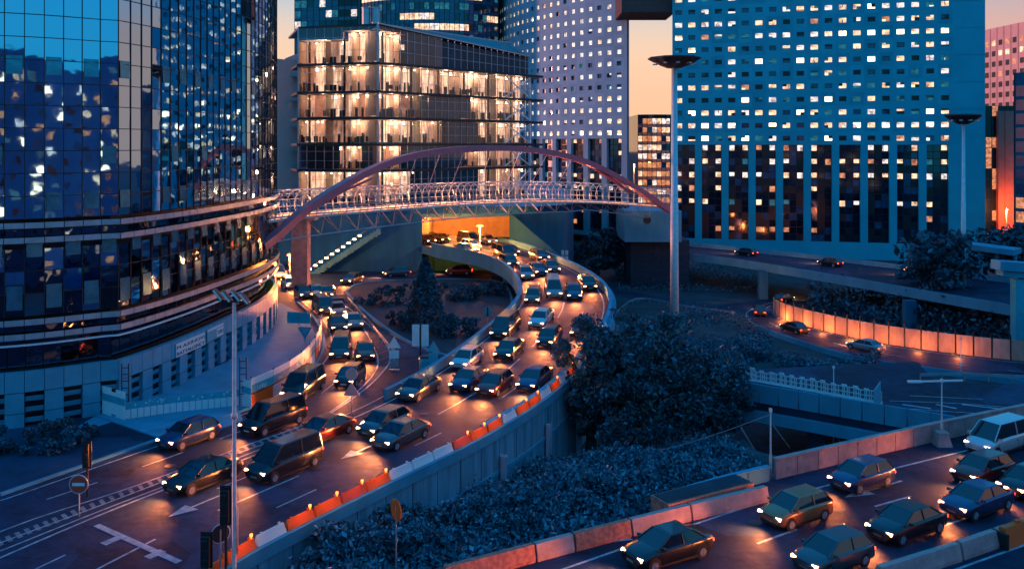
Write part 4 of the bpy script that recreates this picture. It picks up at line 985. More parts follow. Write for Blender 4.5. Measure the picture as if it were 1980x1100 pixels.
# underslung truss
mb = MB(); s = 2; prev = None
while s < L_[-1] - 4:
    p, t = dk_at(s); r = Vector((t.y, -t.x, 0)).normalized(); dpt = 1.0 + 1.3 * (1 - abs(s / L_[-1] - .0)) if s < L_[-1] * .75 else .9 + 1.2 * abs(s / L_[-1] - .75) * 4
    b = p + Vector((0, 0, -1.2 - dpt)) + r * .9; tp = p + Vector((0, 0, -1.15)) - r * 1.3; tp2 = p + Vector((0, 0, -1.15)) + r * 1.3
    mb.tube([b, tp], .06, 5); mb.tube([b, tp2], .06, 5)
    if prev: mb.tube([prev[0], b], .09, 6); mb.tube([prev[0], tp], .05, 5); mb.tube([prev[1], b], .05, 5)
    prev = (b, tp2); s += 3.3
fpo(mb.build('under_truss', steel))
# arch
ac = crom([D(505, 478, 92), D(535, 455, 95), D(588, 408, 100), D(640, 373, 104), D(700, 338, 109), D(762, 312, 114), D(830, 296, 119), D(900, 289, 124), D(980, 287, 129), D(1060, 295, 134), D(1130, 313, 139), D(1190, 341, 143), D(1245, 374, 147), D(1295, 408, 150)], 6)
mb = MB(); ww = []
for i in range(len(ac)):
    t = (ac[min(i + 1, len(ac) - 1)] - ac[max(i - 1, 0)]).normalized(); r = t.cross(Vector((0, 0, 1))).normalized() * .5; u = r.cross(t).normalized() * .42
    ww.append([ac[i] - r - u, ac[i] + r - u, ac[i] + r + u, ac[i] - r + u])
base = 0
for i in range(len(ac) - 1):
    for k in range(4): mb.face([ww[i][k], ww[i][(k + 1) % 4], ww[i + 1][(k + 1) % 4], ww[i + 1][k]])
fpo(mb.build('arch', rust))
mb = MB(); mb.tube([D(1150, 326, 140.5), D(1190, 352, 143), D(1218, 372, 146)], .28, 8); fpo(mb.build('arch_strut', rust)); mb = MB(); mb.tube([D(600, 408, 101), D(660, 372, 106), D(720, 345, 111)], .16, 8); fpo(mb.build('arch_strut', rust))
mb = MB()
for k in range(10, len(ac) - 12, 4):
    s = min(range(0, int(L_[-1] * 2)), key=lambda j: (dk_at(j / 2)[0].xy - ac[k].xy).length) / 2; p, t = dk_at(s)
    if ac[k].z > p.z + 2.3: mb.tube([ac[k], p + Vector((0, 0, 1.45))], .03, 5)
fpo(mb.build('hanger_cables', steel))
# support pier at the left end and abutment at right
pc = D(582, 470, 122); pcz = zat(415, 122)
mb = MB(); mb.box((pc.x, 122, pcz / 2 - .5), (2.2, 2.0, pcz)); mb.box((pc.x, 122, pcz - .3), (4.4, 2.6, .9)); mb.beam((pc.x - 6, 121, pcz - 2.5), (pc.x - 1, 122, pcz - .5), .6, .8); tag(mb.build('bridge_pier', pinkc), 'concrete pier glowing orange under the left end of the footbridge', 'pier')
ab = empty('bridge_abutment', D(1260, 470, 157), label='pale teal concrete block carrying the right end of the footbridge', cat='abutment')
a = D(1208, 408, 157); b = D(1318, 408, 157); zl = zat(468, 157)
mb = MB(); mb.hexa([(a.x, 157, zl), (b.x, 157, zl), (b.x, 170, zl), (a.x, 170, zl), (a.x, 157, a.z), (b.x, 157, a.z), (b.x, 170, a.z), (a.x, 170, a.z)]); reparent(mb.build('block', conc), ab)
mb = MB(); mb.disc((a.x + 4, 156.97, a.z - 1.6), (0, 1, 0), .7, .08, 16); reparent(mb.build('vent_opening', black), ab)
mb = MB(); mb.hexa([(a.x + 1.5, 160, ZL), (b.x + 2, 160, ZL), (b.x + 2, 170, ZL), (a.x + 1.5, 170, ZL), (a.x + 1.5, 160, zl - .01), (b.x + 2, 160, zl - .01), (b.x + 2, 170, zl - .01), (a.x + 1.5, 170, zl - .01)]); reparent(mb.build('base', mat('dark_base', (.01, .03, .05), .9, var=.4)), ab)  # set-back base in one very dark tone
# sloping wing wall right of the tunnel
mb = MB(); p = [Vector((-0.4, 140.2, 9.2)), Vector((12.5, 134.5, -1.2))]
mb.hexa([(-.4, 139.8, ZL), (12.5, 134, ZL), (12.6, 134.5, ZL), (-.3, 140.3, ZL), (-.4, 139.8, 9.3), (12.5, 134, -1.5), (12.6, 134.5, -1.5), (-.3, 140.3, 9.3)])
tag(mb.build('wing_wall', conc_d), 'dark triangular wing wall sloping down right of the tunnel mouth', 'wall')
# cliff wall face (dark blue) with stair of lamps
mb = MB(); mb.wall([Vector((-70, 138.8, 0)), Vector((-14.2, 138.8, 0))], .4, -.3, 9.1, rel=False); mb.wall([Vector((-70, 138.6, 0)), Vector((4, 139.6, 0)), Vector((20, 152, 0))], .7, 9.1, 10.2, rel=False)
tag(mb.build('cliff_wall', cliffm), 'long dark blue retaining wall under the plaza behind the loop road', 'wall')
stt = empty('lit_staircase', D(600, 530, 136), label='outdoor stair with a row of bright handrail lamps climbing the dark wall', cat='staircase')
mb = MB(); a0, b0 = D(596, 533, 137.2), D(735, 440, 137.2); n = 22
for k in range(n):
    q = a0.lerp(b0, (k + .5) / n); mb.box((q.x, q.y, q.z - .45), ((b0.x - a0.x) / n, 1.6, .9 + .01))
reparent(mb.build('steps', conc), stt)
mb = MB(); mb.beam(a0 + Vector((0, -.8, 1.0)), b0 + Vector((0, -.8, 1.0)), .06, .06); reparent(mb.build('handrail', steel), stt)
for k in range(10):
    q = a0.lerp(b0, (k + .5) / 13.0); mb = MB(); mb.box((q.x, q.y - .86, q.z + .85), (.5, .08, .22)); reparent(mb.build('rail_lamp', lamp_w), stt)
# tunnel lining, lamps
mb = MB(); 
mb.hexa([(-15.6, 139.5, 2.5), (-14.6, 139.5, 2.5), (-26, 160, 2.5), (-27, 160, 2.5), (-15.6, 139.5, 8.6), (-14.6, 139.5, 8.6), (-26, 160, 8.6), (-27, 160, 8.6)])
tunl = mat('tunnel_lining', (.5, .38, .26), .7, var=.2, scale=.8)
tun = empty('tunnel', (-8, 140, 4), label='tunnel mouth with glowing orange lining where the viaduct enters the dark wall', cat='tunnel')
mb = MB(); mb.face([(-14.9, 140, 2.6), (-14.9, 168, 2.6), (-14.9, 168, 8.5), (-14.9, 140, 8.5)]); mb.face([(-14.9, 166, 2.6), (.4, 166, 2.6), (.4, 166, 8.5), (-14.9, 166, 8.5)]); mb.face([(.4, 142, 2.6), (.4, 168, 2.6), (.4, 168, 8.5), (.4, 142, 8.5)]); mb.face([(-15, 140, 8.45), (.4, 142, 8.45), (.4, 168, 8.45), (-15, 168, 8.45)])
mb.beam((-14.9, 145, 5.5), (-14.9, 160, 5.5), .1, 1.2); reparent(mb.build('lining', tunl), tun)
mb = MB(); mb.beam((-15.6, 139.3, 8.95), (1.2, 140.9, 8.95), .8, .9); mb.box((-15.2, 139.2, 4), (1.0, .9, 9)); reparent(mb.build('portal_frame', conc), tun)
def point(name, loc, e, col, r=.15, parent=None):
    l = bpy.data.lights.new(name, 'POINT'); l.energy = e; l.color = col; l.shadow_soft_size = r; o = bpy.data.objects.new(name, l); COL.objects.link(o); o.location = loc
    if parent is not None: reparent(o, parent)
    return o
SOD = (1, .27, .05); WRM = (1, .42, .17)
for x, y in ((-8, 147), (-11, 156)):
    mb = MB(); mb.box((x, y, 8.3), (.4, 1.4, .16)); reparent(mb.build('tunnel_lamp', lamp_o), tun); point('tunnel_light', (x, y, 8.0), 6000, SOD, .2, tun)

# ================================================================== STREET FURNITURE
def lamp_mast(px, pytop, base, r0, r1, label, kind, hw=0):
    top = zat(pytop, base.y); e = empty('high_mast_light', base, label=label, cat='light mast', group=None); mb = MB(); h = top - base.z
    mb.tube([(0, 0, 0), (0, 0, h * .5), (0, 0, h * .5 + .02), (0, 0, h - .6)], [r0, (r0 + r1) / 2, (r0 + r1) / 2 - .03, r1], 18); inst('mast', mb.mesh('mast', pole_m, True), e)
    mb = MB(); R = hw; mb.tube([(0, 0, h - 1.4), (0, 0, h - .9), (0, 0, h - .15), (0, 0, h)], [R * .28, R * .62, R, R * .98], 10); mb.tube([(0, 0, h), (0, 0, h + .12)], [R * .98, R * .7], 10); o = inst('lamp_crown', mb.mesh('lamp_crown', dark_m), e)
    for k in range(10):
        a = 2 * math.pi * (k + .5) / 10; m = MB(); m.box((math.cos(a) * R * .72, math.sin(a) * R * .72, h - .86), (.55, .4, .16), a); inst('floodlight', m.mesh('floodlight', steel), e)
    return e
lamp_mast(1303, 112, W(1304, 655, ZL), .62, .38, 'very tall pale light mast with dark funnel shaped crown in the centre right', 0, 3.6)
lamp_mast(1861, 222, W(1863, 560, -1), .38, .2, 'smaller tall light mast in front of the blank tower end at the right', 0, 2.6)
# foreground lamp pole with two angled lamp heads
b = W(453, 1200, 0); b = Vector((D(453, 280, 36).x, 36.0, 0)); pt = empty('lamp_pole', b, label='tall pinkish lamp pole with slanted floodlight heads at the lower left', cat='lamp post'); h = zat(585, 36)
polep = mat('pink_pole', (.62, .42, .38), .5, .1, var=.25, scale=3)
mb = MB(); mb.tube([(0, 0, -2), (0, 0, 2.0), (0, 0, 2.05), (0, 0, h)], [.13, .12, .09, .075], 14); mb.tube([(0, 0, zat(808, 36)), (0, 0, zat(800, 36))], .14, 12); mb.beam((.13, 0, zat(1070, 36)), (.13, 0, zat(980, 36)), .05, .08); inst('pole', mb.mesh('pole', polep, True), pt)
mb = MB(); mb.beam((-.75, 0, h + .12), (.6, 0, h - .02), .07, .07); inst('crossbar', mb.mesh('crossbar', dark_m), pt)
for x, zz in ((-.62, .32), (-.28, .26), (.12, .28), (.45, .18)):
    m = MB(); m.hexa([(x - .26, -.1, h + zz + .18), (x - .20, -.1, h + zz + .26), (x + .16, -.1, h + zz - .16), (x + .08, -.1, h + zz - .24), (x - .26, .3, h + zz + .12), (x - .20, .3, h + zz + .2), (x + .16, .3, h + zz - .2), (x + .08, .3, h + zz - .28)])
    inst('floodlight_head', m.mesh('floodlight_head', dark_m), pt); m = MB(); m.beam((x - .21, -.13, h + zz + .2), (x + .12, -.13, h + zz - .2), .03, .07); inst('head_rim', m.mesh('head_rim', white_p), pt)
def slim_pole(px, pt_, pb, z, label, r=.09, matl=polep, foot=None, arm=False):
    b = W(px, pb, z); e = empty('slim_pole', b, label=label, cat='pole'); h = zat(pt_, b.y) - z; mb = MB(); mb.tube([(0, 0, 0), (0, 0, h * .35), (0, 0, h * .36), (0, 0, h)], [r, r, r * .6, r * .5], 10); inst('shaft', mb.mesh('shaft', matl, True), e)
    mb = MB(); mb.box((0, 0, h + .08), (.16, .16, .2)); inst('cap', mb.mesh('cap', white_p), e)
    if foot: m = MB(); m.hexa([(-.5, -.5, 0), (.5, -.5, 0), (.5, .5, 0), (-.5, .5, 0), (-.32, -.32, .75), (.32, -.32, .75), (.32, .32, .75), (-.32, .32, .75)]); m.box((0, 0, .82), (.72, .72, .12)); inst('foot_block', m.mesh('foot_block', foot), e)
    if arm: m = MB(); m.beam((-2.2, 0, h), (1.4, 0, h + .1), .12, .1); m.box((-1.8, 0, h + .02), (.9, .25, .12)); inst('lamp_arm', m.mesh('lamp_arm', white_p), e)
slim_pole(1490, 795, 925, 0, 'slim pink pole at the end of the square panelled parapet')
slim_pole(1821, 738, 860, 0, 'lamp pole standing on a pink pyramid block on the highway parapet', foot=pinkc, arm=True)
slim_pole(1612, 712, 872, ZL, 'thin grey pole rising from the sunken road through the overpass view', .07, pole_m)
slim_pole(1858, 655, 725, ZL, 'short white pole beside the lit noise fence on the right', .07, pole_m)
# catenary wire
mb = MB(); a = W(1060, 878, 0); A3 = D(1050, 878, 72); B3 = D(1492, 800, 54); P = [A3.lerp(B3, t / 20) - Vector((0, 0, 1.2 * math.sin(math.pi * t / 20))) for t in range(21)]; mb.tube(P, .025, 5); mb.tube([p + Vector((0, 0, -.14 - .05 * i)) for i, p in enumerate(P[:14])], .02, 5)
tag(mb.build('overhead_cable', steel), 'thin slack cable strung from the viaduct wall to the slim pink pole', 'cable')

def sign_post(px, pb, py_, z, name, label, cat, build, pole_h=None):
    b = W(px, pb, z); e = empty(name, b, label=label, cat=cat); h = zat(py_, b.y) - z
    mb = MB(); mb.tube([(0, 0, 0), (0, 0, h + .2)], .045, 8); inst('pole', mb.mesh('pole', steel), e); build(e, h, b.y / F); return e
def add(e, name, m, f): mb = MB(); f(mb); return inst(name, mb.mesh(name, m), e)
# no entry sign
def noentry(e, h, s):
    add(e, 'plate', red_p, lambda m: m.disc((0, -.06, h), (0, 1, 0), 17 * s, .03, 28)); add(e, 'rim', white_p, lambda m: m.disc((0, -.04, h), (0, 1, 0), 18.5 * s, .03, 28)); add(e, 'white_bar', orange_p if 0 else white_p, lambda m: m.box((0, -.085, h), (24 * s, .02, 6 * s)))
sign_post(153, 998, 935, 0, 'no_entry_sign', 'round red no entry sign with white bar on a short pole at lower left', 'road sign', noentry)
def disc_back(e, h, s): add(e, 'disc', orange_p, lambda m: m.disc((0, 0, h), (.80, .6, 0), 20 * s, .05, 28))
sign_post(766, 1110, 985, 0, 'round_sign', 'round orange sign seen edge-on on a tall thin pole among the shrubs', 'road sign', disc_back)
def backsign(e, h, s): add(e, 'face', black, lambda m: m.disc((0, 0, h), (-.55, .8, 0), 17 * s, .05, 28)); add(e, 'rim', white_p, lambda m: m.disc((.01, .03, h), (-.55, .8, 0), 19 * s, .03, 28)); add(e, 'bar', white_p, lambda m: m.beam((-.18, -.1, h + .12), (.18, .12, h - .12), .04, .09))
sign_post(426, 1120, 1031, 0, 'round_black_sign', 'round black sign with white rim and bar beside the traffic light at lower left', 'road sign', backsign)
def disctri(e, h, s):
    add(e, 'disc', steel, lambda m: m.disc((0, -.03, h), (0, 1, 0), 12 * s, .04, 24))
    add(e, 'triangle', steel, lambda m: m.tube([(0, -.05, h - 32 * s), (0, -.01, h - 32 * s)], 19 * s, 3)); 
def tri(m, c, r, t=.04, down=False):
    pts = []
    for k in range(3): a = math.radians(90 + 120 * k + (180 if down else 0)); pts.append((c[0] + r * math.cos(a), c[2] + r * math.sin(a)))
    m.hexa([(pts[0][0], c[1], pts[0][1]), (pts[1][0], c[1], pts[1][1]), (pts[2][0], c[1], pts[2][1]), (pts[2][0] + .001, c[1], pts[2][1])] + [(p[0], c[1] - t, p[1]) for p in (pts[0], pts[1], pts[2], pts[2])])
def disctri(e, h, s): add(e, 'disc', steel, lambda m: m.disc((0, -.03, h), (0, 1, 0), 12 * s, .04, 24)); add(e, 'triangle', steel, lambda m: tri(m, (0, -.05, h - 32 * s), 18 * s))
sign_post(680, 800, 723, 0, 'stacked_sign', 'pole with a grey round sign above a grey triangle by the red ramp', 'road sign', disctri)
def triplates(e, h, s): add(e, 'triangle', white_p, lambda m: tri(m, (0, -.05, h), 15 * s)); add(e, 'upper_plate', white_p, lambda m: m.box((0, -.05, h - 20 * s), (19 * s, .03, 16 * s))); add(e, 'lower_plate', steel, lambda m: m.box((0, -.05, h - 37 * s), (17 * s, .03, 14 * s))); add(e, 'foot', steel, lambda m: m.box((0, 0, .05), (.9, .3, .1)))
sign_post(762, 716, 665, 0, 'triangle_sign', 'white triangular sign with two plates under it at the tip of the hatched gore', 'road sign', triplates)
def triplates2(e, h, s): add(e, 'triangle', teal_p, lambda m: tri(m, (0, -.05, h), 14 * s)); add(e, 'plate', teal_p, lambda m: m.box((0, -.05, h - 20 * s), (18 * s, .03, 20 * s)))
sign_post(838, 718, 672, 0, 'teal_triangle_sign', 'teal triangular sign with a plate right of the twin white panels', 'road sign', triplates2)
def twin(e, h, s): add(e, 'left_panel', white_p, lambda m: m.box((-9 * s, -.06, h), (14 * s, .04, 42 * s))); add(e, 'right_panel', white_p, lambda m: m.box((9 * s, -.06, h), (14 * s, .04, 42 * s))); add(e, 'post', dark_m, lambda m: m.box((0, 0, h / 2 + .4), (.16, .16, h + .8)))
sign_post(813, 700, 648, 0, 'twin_panel_sign', 'two tall white panels side by side on the planted island', 'sign', twin)
sign_post(943, 632, 602, 0, 'round_grey_sign', 'small round grey sign at the right end of the planted island', 'road sign', lambda e, h, s: (add(e, 'disc', steel, lambda m: m.disc((0, -.05, h), (0, 1, 0), 10 * s, .03, 20)), add(e, 'stripe', dark_m, lambda m: m.box((0, -.08, h), (2.5 * s, .02, 18 * s)))))
sign_post(1092, 520, 494, -1, 'paired_sign', 'small pair of pale square plates on a post beyond the viaduct bend', 'sign', lambda e, h, s: [add(e, 'plate', white_p, lambda m, a=a, b=b: m.box((a * 4 * s, -.05, h + b * 5.5 * s), (5.5 * s, .03, 9 * s))) for a in (-1, 1) for b in (-1, 1)])
sign_post(590, 672, 640, 0, 'yield_sign', 'pale teal inverted triangle sign inside the hoarding bend', 'road sign', lambda e, h, s: (add(e, 'triangle', teal_p, lambda m: tri(m, (0, -.05, h), 16 * s, down=True)), add(e, 'inner_triangle', shade, lambda m: tri(m, (0, -.1, h + .02), 9 * s, down=True))))
sign_post(578, 640, 611, 0, 'blank_billboard', 'blank teal rectangular board behind the inverted triangle sign', 'billboard', lambda e, h, s: add(e, 'board', teal_p, lambda m: m.hexa([(-22 * s, -.1, h - 13 * s), (22 * s, .1, h - 15 * s), (22 * s, .2, h - 15 * s), (-22 * s, 0, h - 13 * s), (-22 * s, -.1, h + 9 * s), (22 * s, .1, h + 5 * s), (22 * s, .2, h + 5 * s), (-22 * s, 0, h + 9 * s)])))
b = W(822, 716, 0); e = empty('waste_container', b, label='dark teal round waste container left of the teal triangular sign', cat='container')
add(e, 'drum', teal_p, lambda m: m.tube([(0, 0, 0), (0, 0, 1.0), (0, 0, 1.15)], [.5, .58, .5], 16)); add(e, 'lid', dark_m, lambda m: m.tube([(0, 0, 1.16), (0, 0, 1.3)], [.6, .4], 16))
# traffic lights
def tlight(px, pyc, Y, label, sc_=1.0, zb=0, board=True):
    b = Vector((D(px, 280, Y).x, Y, zb)); e = empty('traffic_light', b, label=label, cat='traffic light'); h = zat(pyc, Y) - zb; add(e, 'pole', dark_m, lambda m: m.tube([(0, 0, 0), (0, 0, h + .4)], .06, 10))
    add(e, 'housing', black, lambda m: (m.box((0, -.16, h), (.34, .22, 1.02 * sc_)), m.box((0, -.02, h), (.5 if board else .3, .03, 1.25 * sc_))))
    for k, dz in enumerate((.32, 0, -.32)): add(e, 'lens', [red_p, orange_p, teal_p][k] if 0 else dark_m, lambda m: (m.disc((.0, -.29, h + dz * sc_), (0, 1, 0), .10, .03, 14), m.beam((0, -.28, h + dz * sc_ + .13), (0, -.42, h + dz * sc_ + .11), .24, .02)))
    return e
tlight(169, 878, 50, 'traffic light silhouetted left, above the no entry sign', 1.25)
tlight(437, 976, 37.5, 'traffic light with black backing board left of the pink lamp pole', 1.35)
tlight(400, 1062, 36.5, 'lower traffic light at the bottom edge with orange barrier pieces behind', 1.2)
for k, (px, py) in enumerate(((418, 1105), (440, 1085))):
    o = bpy.data.objects.new('plastic_barrier', BME['orange']); COL.objects.link(o); o.location = W(px, py + 14, 0); o.rotation_euler = (0, 0, 1.2); o.scale = (.7, 1, 1.3); tag(o, f'orange plastic barrier behind the lower traffic light, {("nearer", "farther")[k]} of two', 'barrier')
mb = MB(); mb.box((0, 0, .5), (1.6, 1.0, 1.0)); 
# construction hoarding along the S-road
hx = [(484, 790), (535, 766), (580, 735), (606, 705), (618, 676), (622, 650)]
HP = crom([W(x, y, 0) for x, y in hx], 4); hr = Rib(HP, [p + Vector((.05, .05, 0)) for p in HP])
he = empty('site_hoarding', HP[0], label='curved white construction hoarding with teal lettered strip and orange panels by the ramp', cat='hoarding')
d = 0; k = 0
while d < hr.len - .5:
    e1 = min(d + 2.9, hr.len); a, b = hr.at(d + .04, 0), hr.at(e1 - .04, 0)
    for z0, z1, m, nm in ((.05, 1.0, [orange_p, white_p, white_p, orange_p, white_p][k % 5], 'lower_panel'), (1.03, 1.15, dark_m, 'joint_rail'), (1.17, 1.75, teal_p, 'lettered_strip'), (1.77, 2.25, white_p, 'upper_panel')):
        mb = MB(); mb.beam(a + Vector((0, 0, (z0 + z1) / 2)), b + Vector((0, 0, (z0 + z1) / 2)), .08, z1 - z0); reparent(mb.build(nm, m), he)
    mb = MB(); mb.tube([a + Vector((0, .1, 0)), a + Vector((0, .1, 2.4))], .05, 8); reparent(mb.build('post', dark_m), he)
    if k in (0, 1, 2, 3):
        me = text_mesh(('Loday', 'zoo', 'Zoeu', 'Le')[k], .5); me.materials.append(white_p); o = bpy.data.objects.new('lettering', me); COL.objects.link(o); o.location = a.lerp(b, .25) + Vector((.07, -.06, 1.3)); o.rotation_euler = (math.radians(90), 0, math.atan2((b - a).y, (b - a).x)); reparent(o, he)
    d = e1; k += 1
# white palisade fence in front of the podium
fe1 = empty('palisade_fence', W(240, 812), label='low fence of pale slats with teal spotted top strip in front of the podium', cat='fence')
F1 = crom([W(240, 812), W(320, 800), W(390, 792), W(465, 784)], 6); f1 = Rib(F1, F1); mb = MB(); m2 = MB(); d = 0
while d < f1.len - .3: a, b = f1.at(d + .03, 0), f1.at(d + .42, 0); mb.beam(a + Vector((0, 0, .38)), b + Vector((0, 0, .38)), .05, .7); d += .45
reparent(mb.build('slats', white_p), fe1); m2.wall(F1, .07, .76, 1.25); reparent(m2.build('teal_strip', teal_p), fe1)
m3 = MB()
for k in range(26):
    q = f1.at(rng.uniform(.5, f1.len - .5), 0); m3.disc(q + Vector((0, -.06, rng.uniform(.85, 1.15))), (0, 1, 0), rng.uniform(.03, .09), .02, 8)
reparent(m3.build('white_spots', white_p), fe1)
for (x0, y0, x1, y1, lab) in ((198, 800, 242, 814, 'tall white slatted gate at the left end of the low palisade fence'), (468, 785, 486, 791, 'tall white slatted gate between the low fence and the curved hoarding')):
    a, b = W(x0, y0), W(x1, y1); e = empty('slatted_gate', a, label=lab, cat='gate'); n = max(3, int((b - a).length / .28)); mb = MB()
    for k in range(n): q = a.lerp(b, (k + .5) / n); mb.box((q.x, q.y, 1.05), (.17, .06, 2.1 if k not in (n // 2, n // 2 - 1) or n < 5 else 1.6))
    reparent(mb.build('slats', white_p), e); mb = MB(); mb.beam(a + Vector((0, -.06, 1.35)), b + Vector((0, -.06, 1.35)), .05, .5); reparent(mb.build('teal_band', teal_p), e)
for k, (px, py) in enumerate(((242, 712), (470, 705))):     # scaffold ladder frames
    q = W(px, py + 90 + (-8 if k else 0)); e = empty('ladder_frame', q, label=f'dark ladder-like site frame above the {("left", "right")[k]} slatted gate', cat='frame'); mb = MB()
    for sx in (-.25, .25): mb.box((sx, 0, 1.9), (.06, .06, 3.8))
    for r in range(6): mb.box((0, 0, 1.0 + r * .5), (.44, .05, .05))
    inst('frame', mb.mesh('frame', dark_m), e)
# white crates/barriers row on the overpass
cm = MB()
for x in (-.55, -.18, .18, .55): cm.box((x, 0, .45), (.07, .07, .9))
for z in (.15, .5, .9): cm.box((0, -.04, z), (1.2, .05, .07))
cm.box((.3, 0, 1.0), (.4, .1, .14)); cm.box((0, 0, .05), (1.2, .5, .08)); CR = cm.mesh('site_barrier', white_p)
ca, cb = W(1412, 728, -1), W(1690, 778, -1); n = 15
for k in range(n):
    q = ca.lerp(cb, k / (n - 1)); o = bpy.data.objects.new('site_barrier', CR); COL.objects.link(o); o.location = q + Vector((0, 0, .0)); o.rotation_euler = (0, 0, math.atan2((cb - ca).y, (cb - ca).x) + rng.uniform(-.12, .12)); s = rng.uniform(.95, 1.1); o.scale = (s, s, s)
    tag(o, f'pale metal site barrier, {ordn(k)} from the big tree, in the row on the overpass', 'barrier', 'site barriers in a row on the overpass')
mb = MB(); a, b = W(1690, 800, -1), W(1702, 780, -1); mb.beam(a + Vector((0, 0, .9)), b + Vector((0, 0, .9)), .08, 1.8); tag(mb.build('end_screen', teal_p), 'upright teal end screen closing the row of site barriers', 'screen')

# ================================================================== VEGETATION
def leaf_obj(name, pts, sizes, m, seed, parent=None, flat=.0, asp=.5):
    r = np.random.default_rng(seed); n = len(pts); pts = np.asarray(pts, float); d = r.normal(size=(n, 3)); d /= np.linalg.norm(d, axis=1)[:, None]
    e = r.normal(size=(n, 3)); e[:, 2] += flat; e -= d * np.sum(d * e, 1)[:, None]; e /= np.linalg.norm(e, axis=1)[:, None] + 1e-9
    s = np.asarray(sizes)[:, None]; v = np.stack([pts - d * s, pts + e * s * asp, pts + d * s, pts - e * s * asp], 1).reshape(-1, 3)
    me = bpy.data.meshes.new(name); me.vertices.add(4 * n); me.loops.add(4 * n); me.polygons.add(n)
    me.vertices.foreach_set('co', v.ravel()); me.loops.foreach_set('vertex_index', np.arange(4 * n)); me.polygons.foreach_set('loop_start', np.arange(0, 4 * n, 4))
    me.materials.append(m[0]); 
    for q in m[1:]: me.materials.append(q)
    me.polygons.foreach_set('material_index', r.integers(0, len(m), n)); me.update(); me.validate()
    o = bpy.data.objects.new(name, me); COL.objects.link(o)
    if parent is not None: o.parent = parent
    return o
def clumps(r, c, rad, n, ncl, cr, hollow=.55):
    c = np.array(c); cc = r.normal(size=(ncl, 3)); cc /= np.linalg.norm(cc, axis=1)[:, None]; cc *= (r.uniform(hollow, 1, ncl) ** .6)[:, None]; cc = c + cc * np.array(rad)
    idx = r.integers(0, ncl, n); d = r.normal(size=(n, 3)); d /= np.linalg.norm(d, axis=1)[:, None]; rr = cr * r.uniform(.5, 1.4, ncl)[idx]
    return cc[idx] + d * (rr * r.uniform(.55, 1.05, n))[:, None] * np.array([1, 1, .7]), cc
def tree(name, label, cat, base, h, crown, n, ls, seed, mats, ncl=60, cr=1.3, trunk=.35, group=None):
    e = empty(name, base, label=label, cat=cat, group=group); r = np.random.default_rng(seed); ch = crown[2]; pts, cc = clumps(r, (0, 0, h - ch), crown, n, ncl, cr, .35)
    pts = pts[pts[:, 2] > .2]
    leaf_obj('crown', pts, np.clip(r.lognormal(-.15, .45, len(pts)), .3, 2.2) * ls, mats, seed, e); mb = MB(); zt = h - ch
    mb.tube([(0, 0, -.2), (.1, .05, zt * .4), (-.1, .1, zt * .9), (0, 0, h - ch * .5)], [trunk * 1.3, trunk, trunk * .75, trunk * .3], 10)
    for k in range(min(44, len(cc))):
        p = cc[k * len(cc) // min(44, len(cc))]; mb.tube([(0, 0, zt * .6 + .2 * k * .1), (p[0] * .45, p[1] * .45, (zt * .6 + p[2]) / 2 + .3), tuple(p)], [trunk * .4, trunk * .25, trunk * .08], 6)
    mb.build('trunk', bark, e); return e
leafS = mat('leaf_silvery', (.06, .24, .30), .4, var=.7, scale=1.5)
LMs = [leafA, leafC, leafS, leafB]
leafO = mat('leaf_olive', (.035, .07, .05), .6, var=.7, scale=1.0)
LMd = [leafA, leafC, leafB, leafO, leafB]
LM = [leafA, leafB]; LMc = [leafA, leafC, leafB]
b = W(1235, 930, ZL)
tree('large_tree', 'largest leafy tree, middle of the dark clump between viaduct and overpass', 'tree', W(1245, 905, ZL), 12.6, (6.0, 4.0, 5.6), 26000, .155, 11, LMd, 150, .95, .5)
tree('large_tree', 'round leafy tree at the left of the dark clump, touching the viaduct edge', 'tree', W(1142, 880, ZL), 11.6, (3.4, 2.8, 5.0), 14000, .15, 12, LMd, 85, .85, .4)
tree('large_tree', 'lower leafy tree at the right of the dark clump, beside the overpass end', 'tree', W(1375, 880, ZL), 9.4, (3.4, 3.0, 4.2), 12000, .15, 13, LMd, 80, .9, .4)
tree('round_tree', 'dark round tree in front of the base of the tower at the right', 'tree', W(1815, 600, -4), 11.5, (5.5, 4, 5.0), 5000, .4, 14, [leafB, leafA], 50, 1.7, .4)
tree('round_tree', 'dark tree beside the abutment right of the tunnel', 'tree', W(1168, 520, -4), 8.0, (4, 3, 4), 3600, .35, 15, [leafB], 40, 1.4, .3)
for k, (px, py, hh, rx) in enumerate(((1905, 560, 9, 7), (1975, 565, 9.5, 6))):
    tree('plaza_tree', f'dark low tree under the red pier building, {("left", "right")[k]} of the pair at the right edge', 'tree', W(px, py, -3), hh, (rx, 4, 3.2), 3500, .4, 16 + k, [leafB, leafA], 50, 1.7, .35)
# conifer on the island
be3 = W(822, 640, 0); e = empty('conifer', be3, label='dark narrow conifer standing in the middle of the planted island', cat='tree'); r = np.random.default_rng(5); hC = zat(500, be3.y); zz = r.uniform(0.3, hC, 5000); rad = (1 - zz / hC) ** .8 * 2.6 * r.uniform(.5, 1, 5000) + .15; th = r.uniform(0, 6.28, 5000)
leaf_obj('crown', np.stack([rad * np.cos(th), rad * np.sin(th), zz], 1), r.uniform(.12, .26, 5000), [leafB, leafA], 5, e); mb = MB(); mb.tube([(0, 0, 0), (0, 0, hC * .9)], [.2, .05], 8); mb.build('trunk', bark, e)
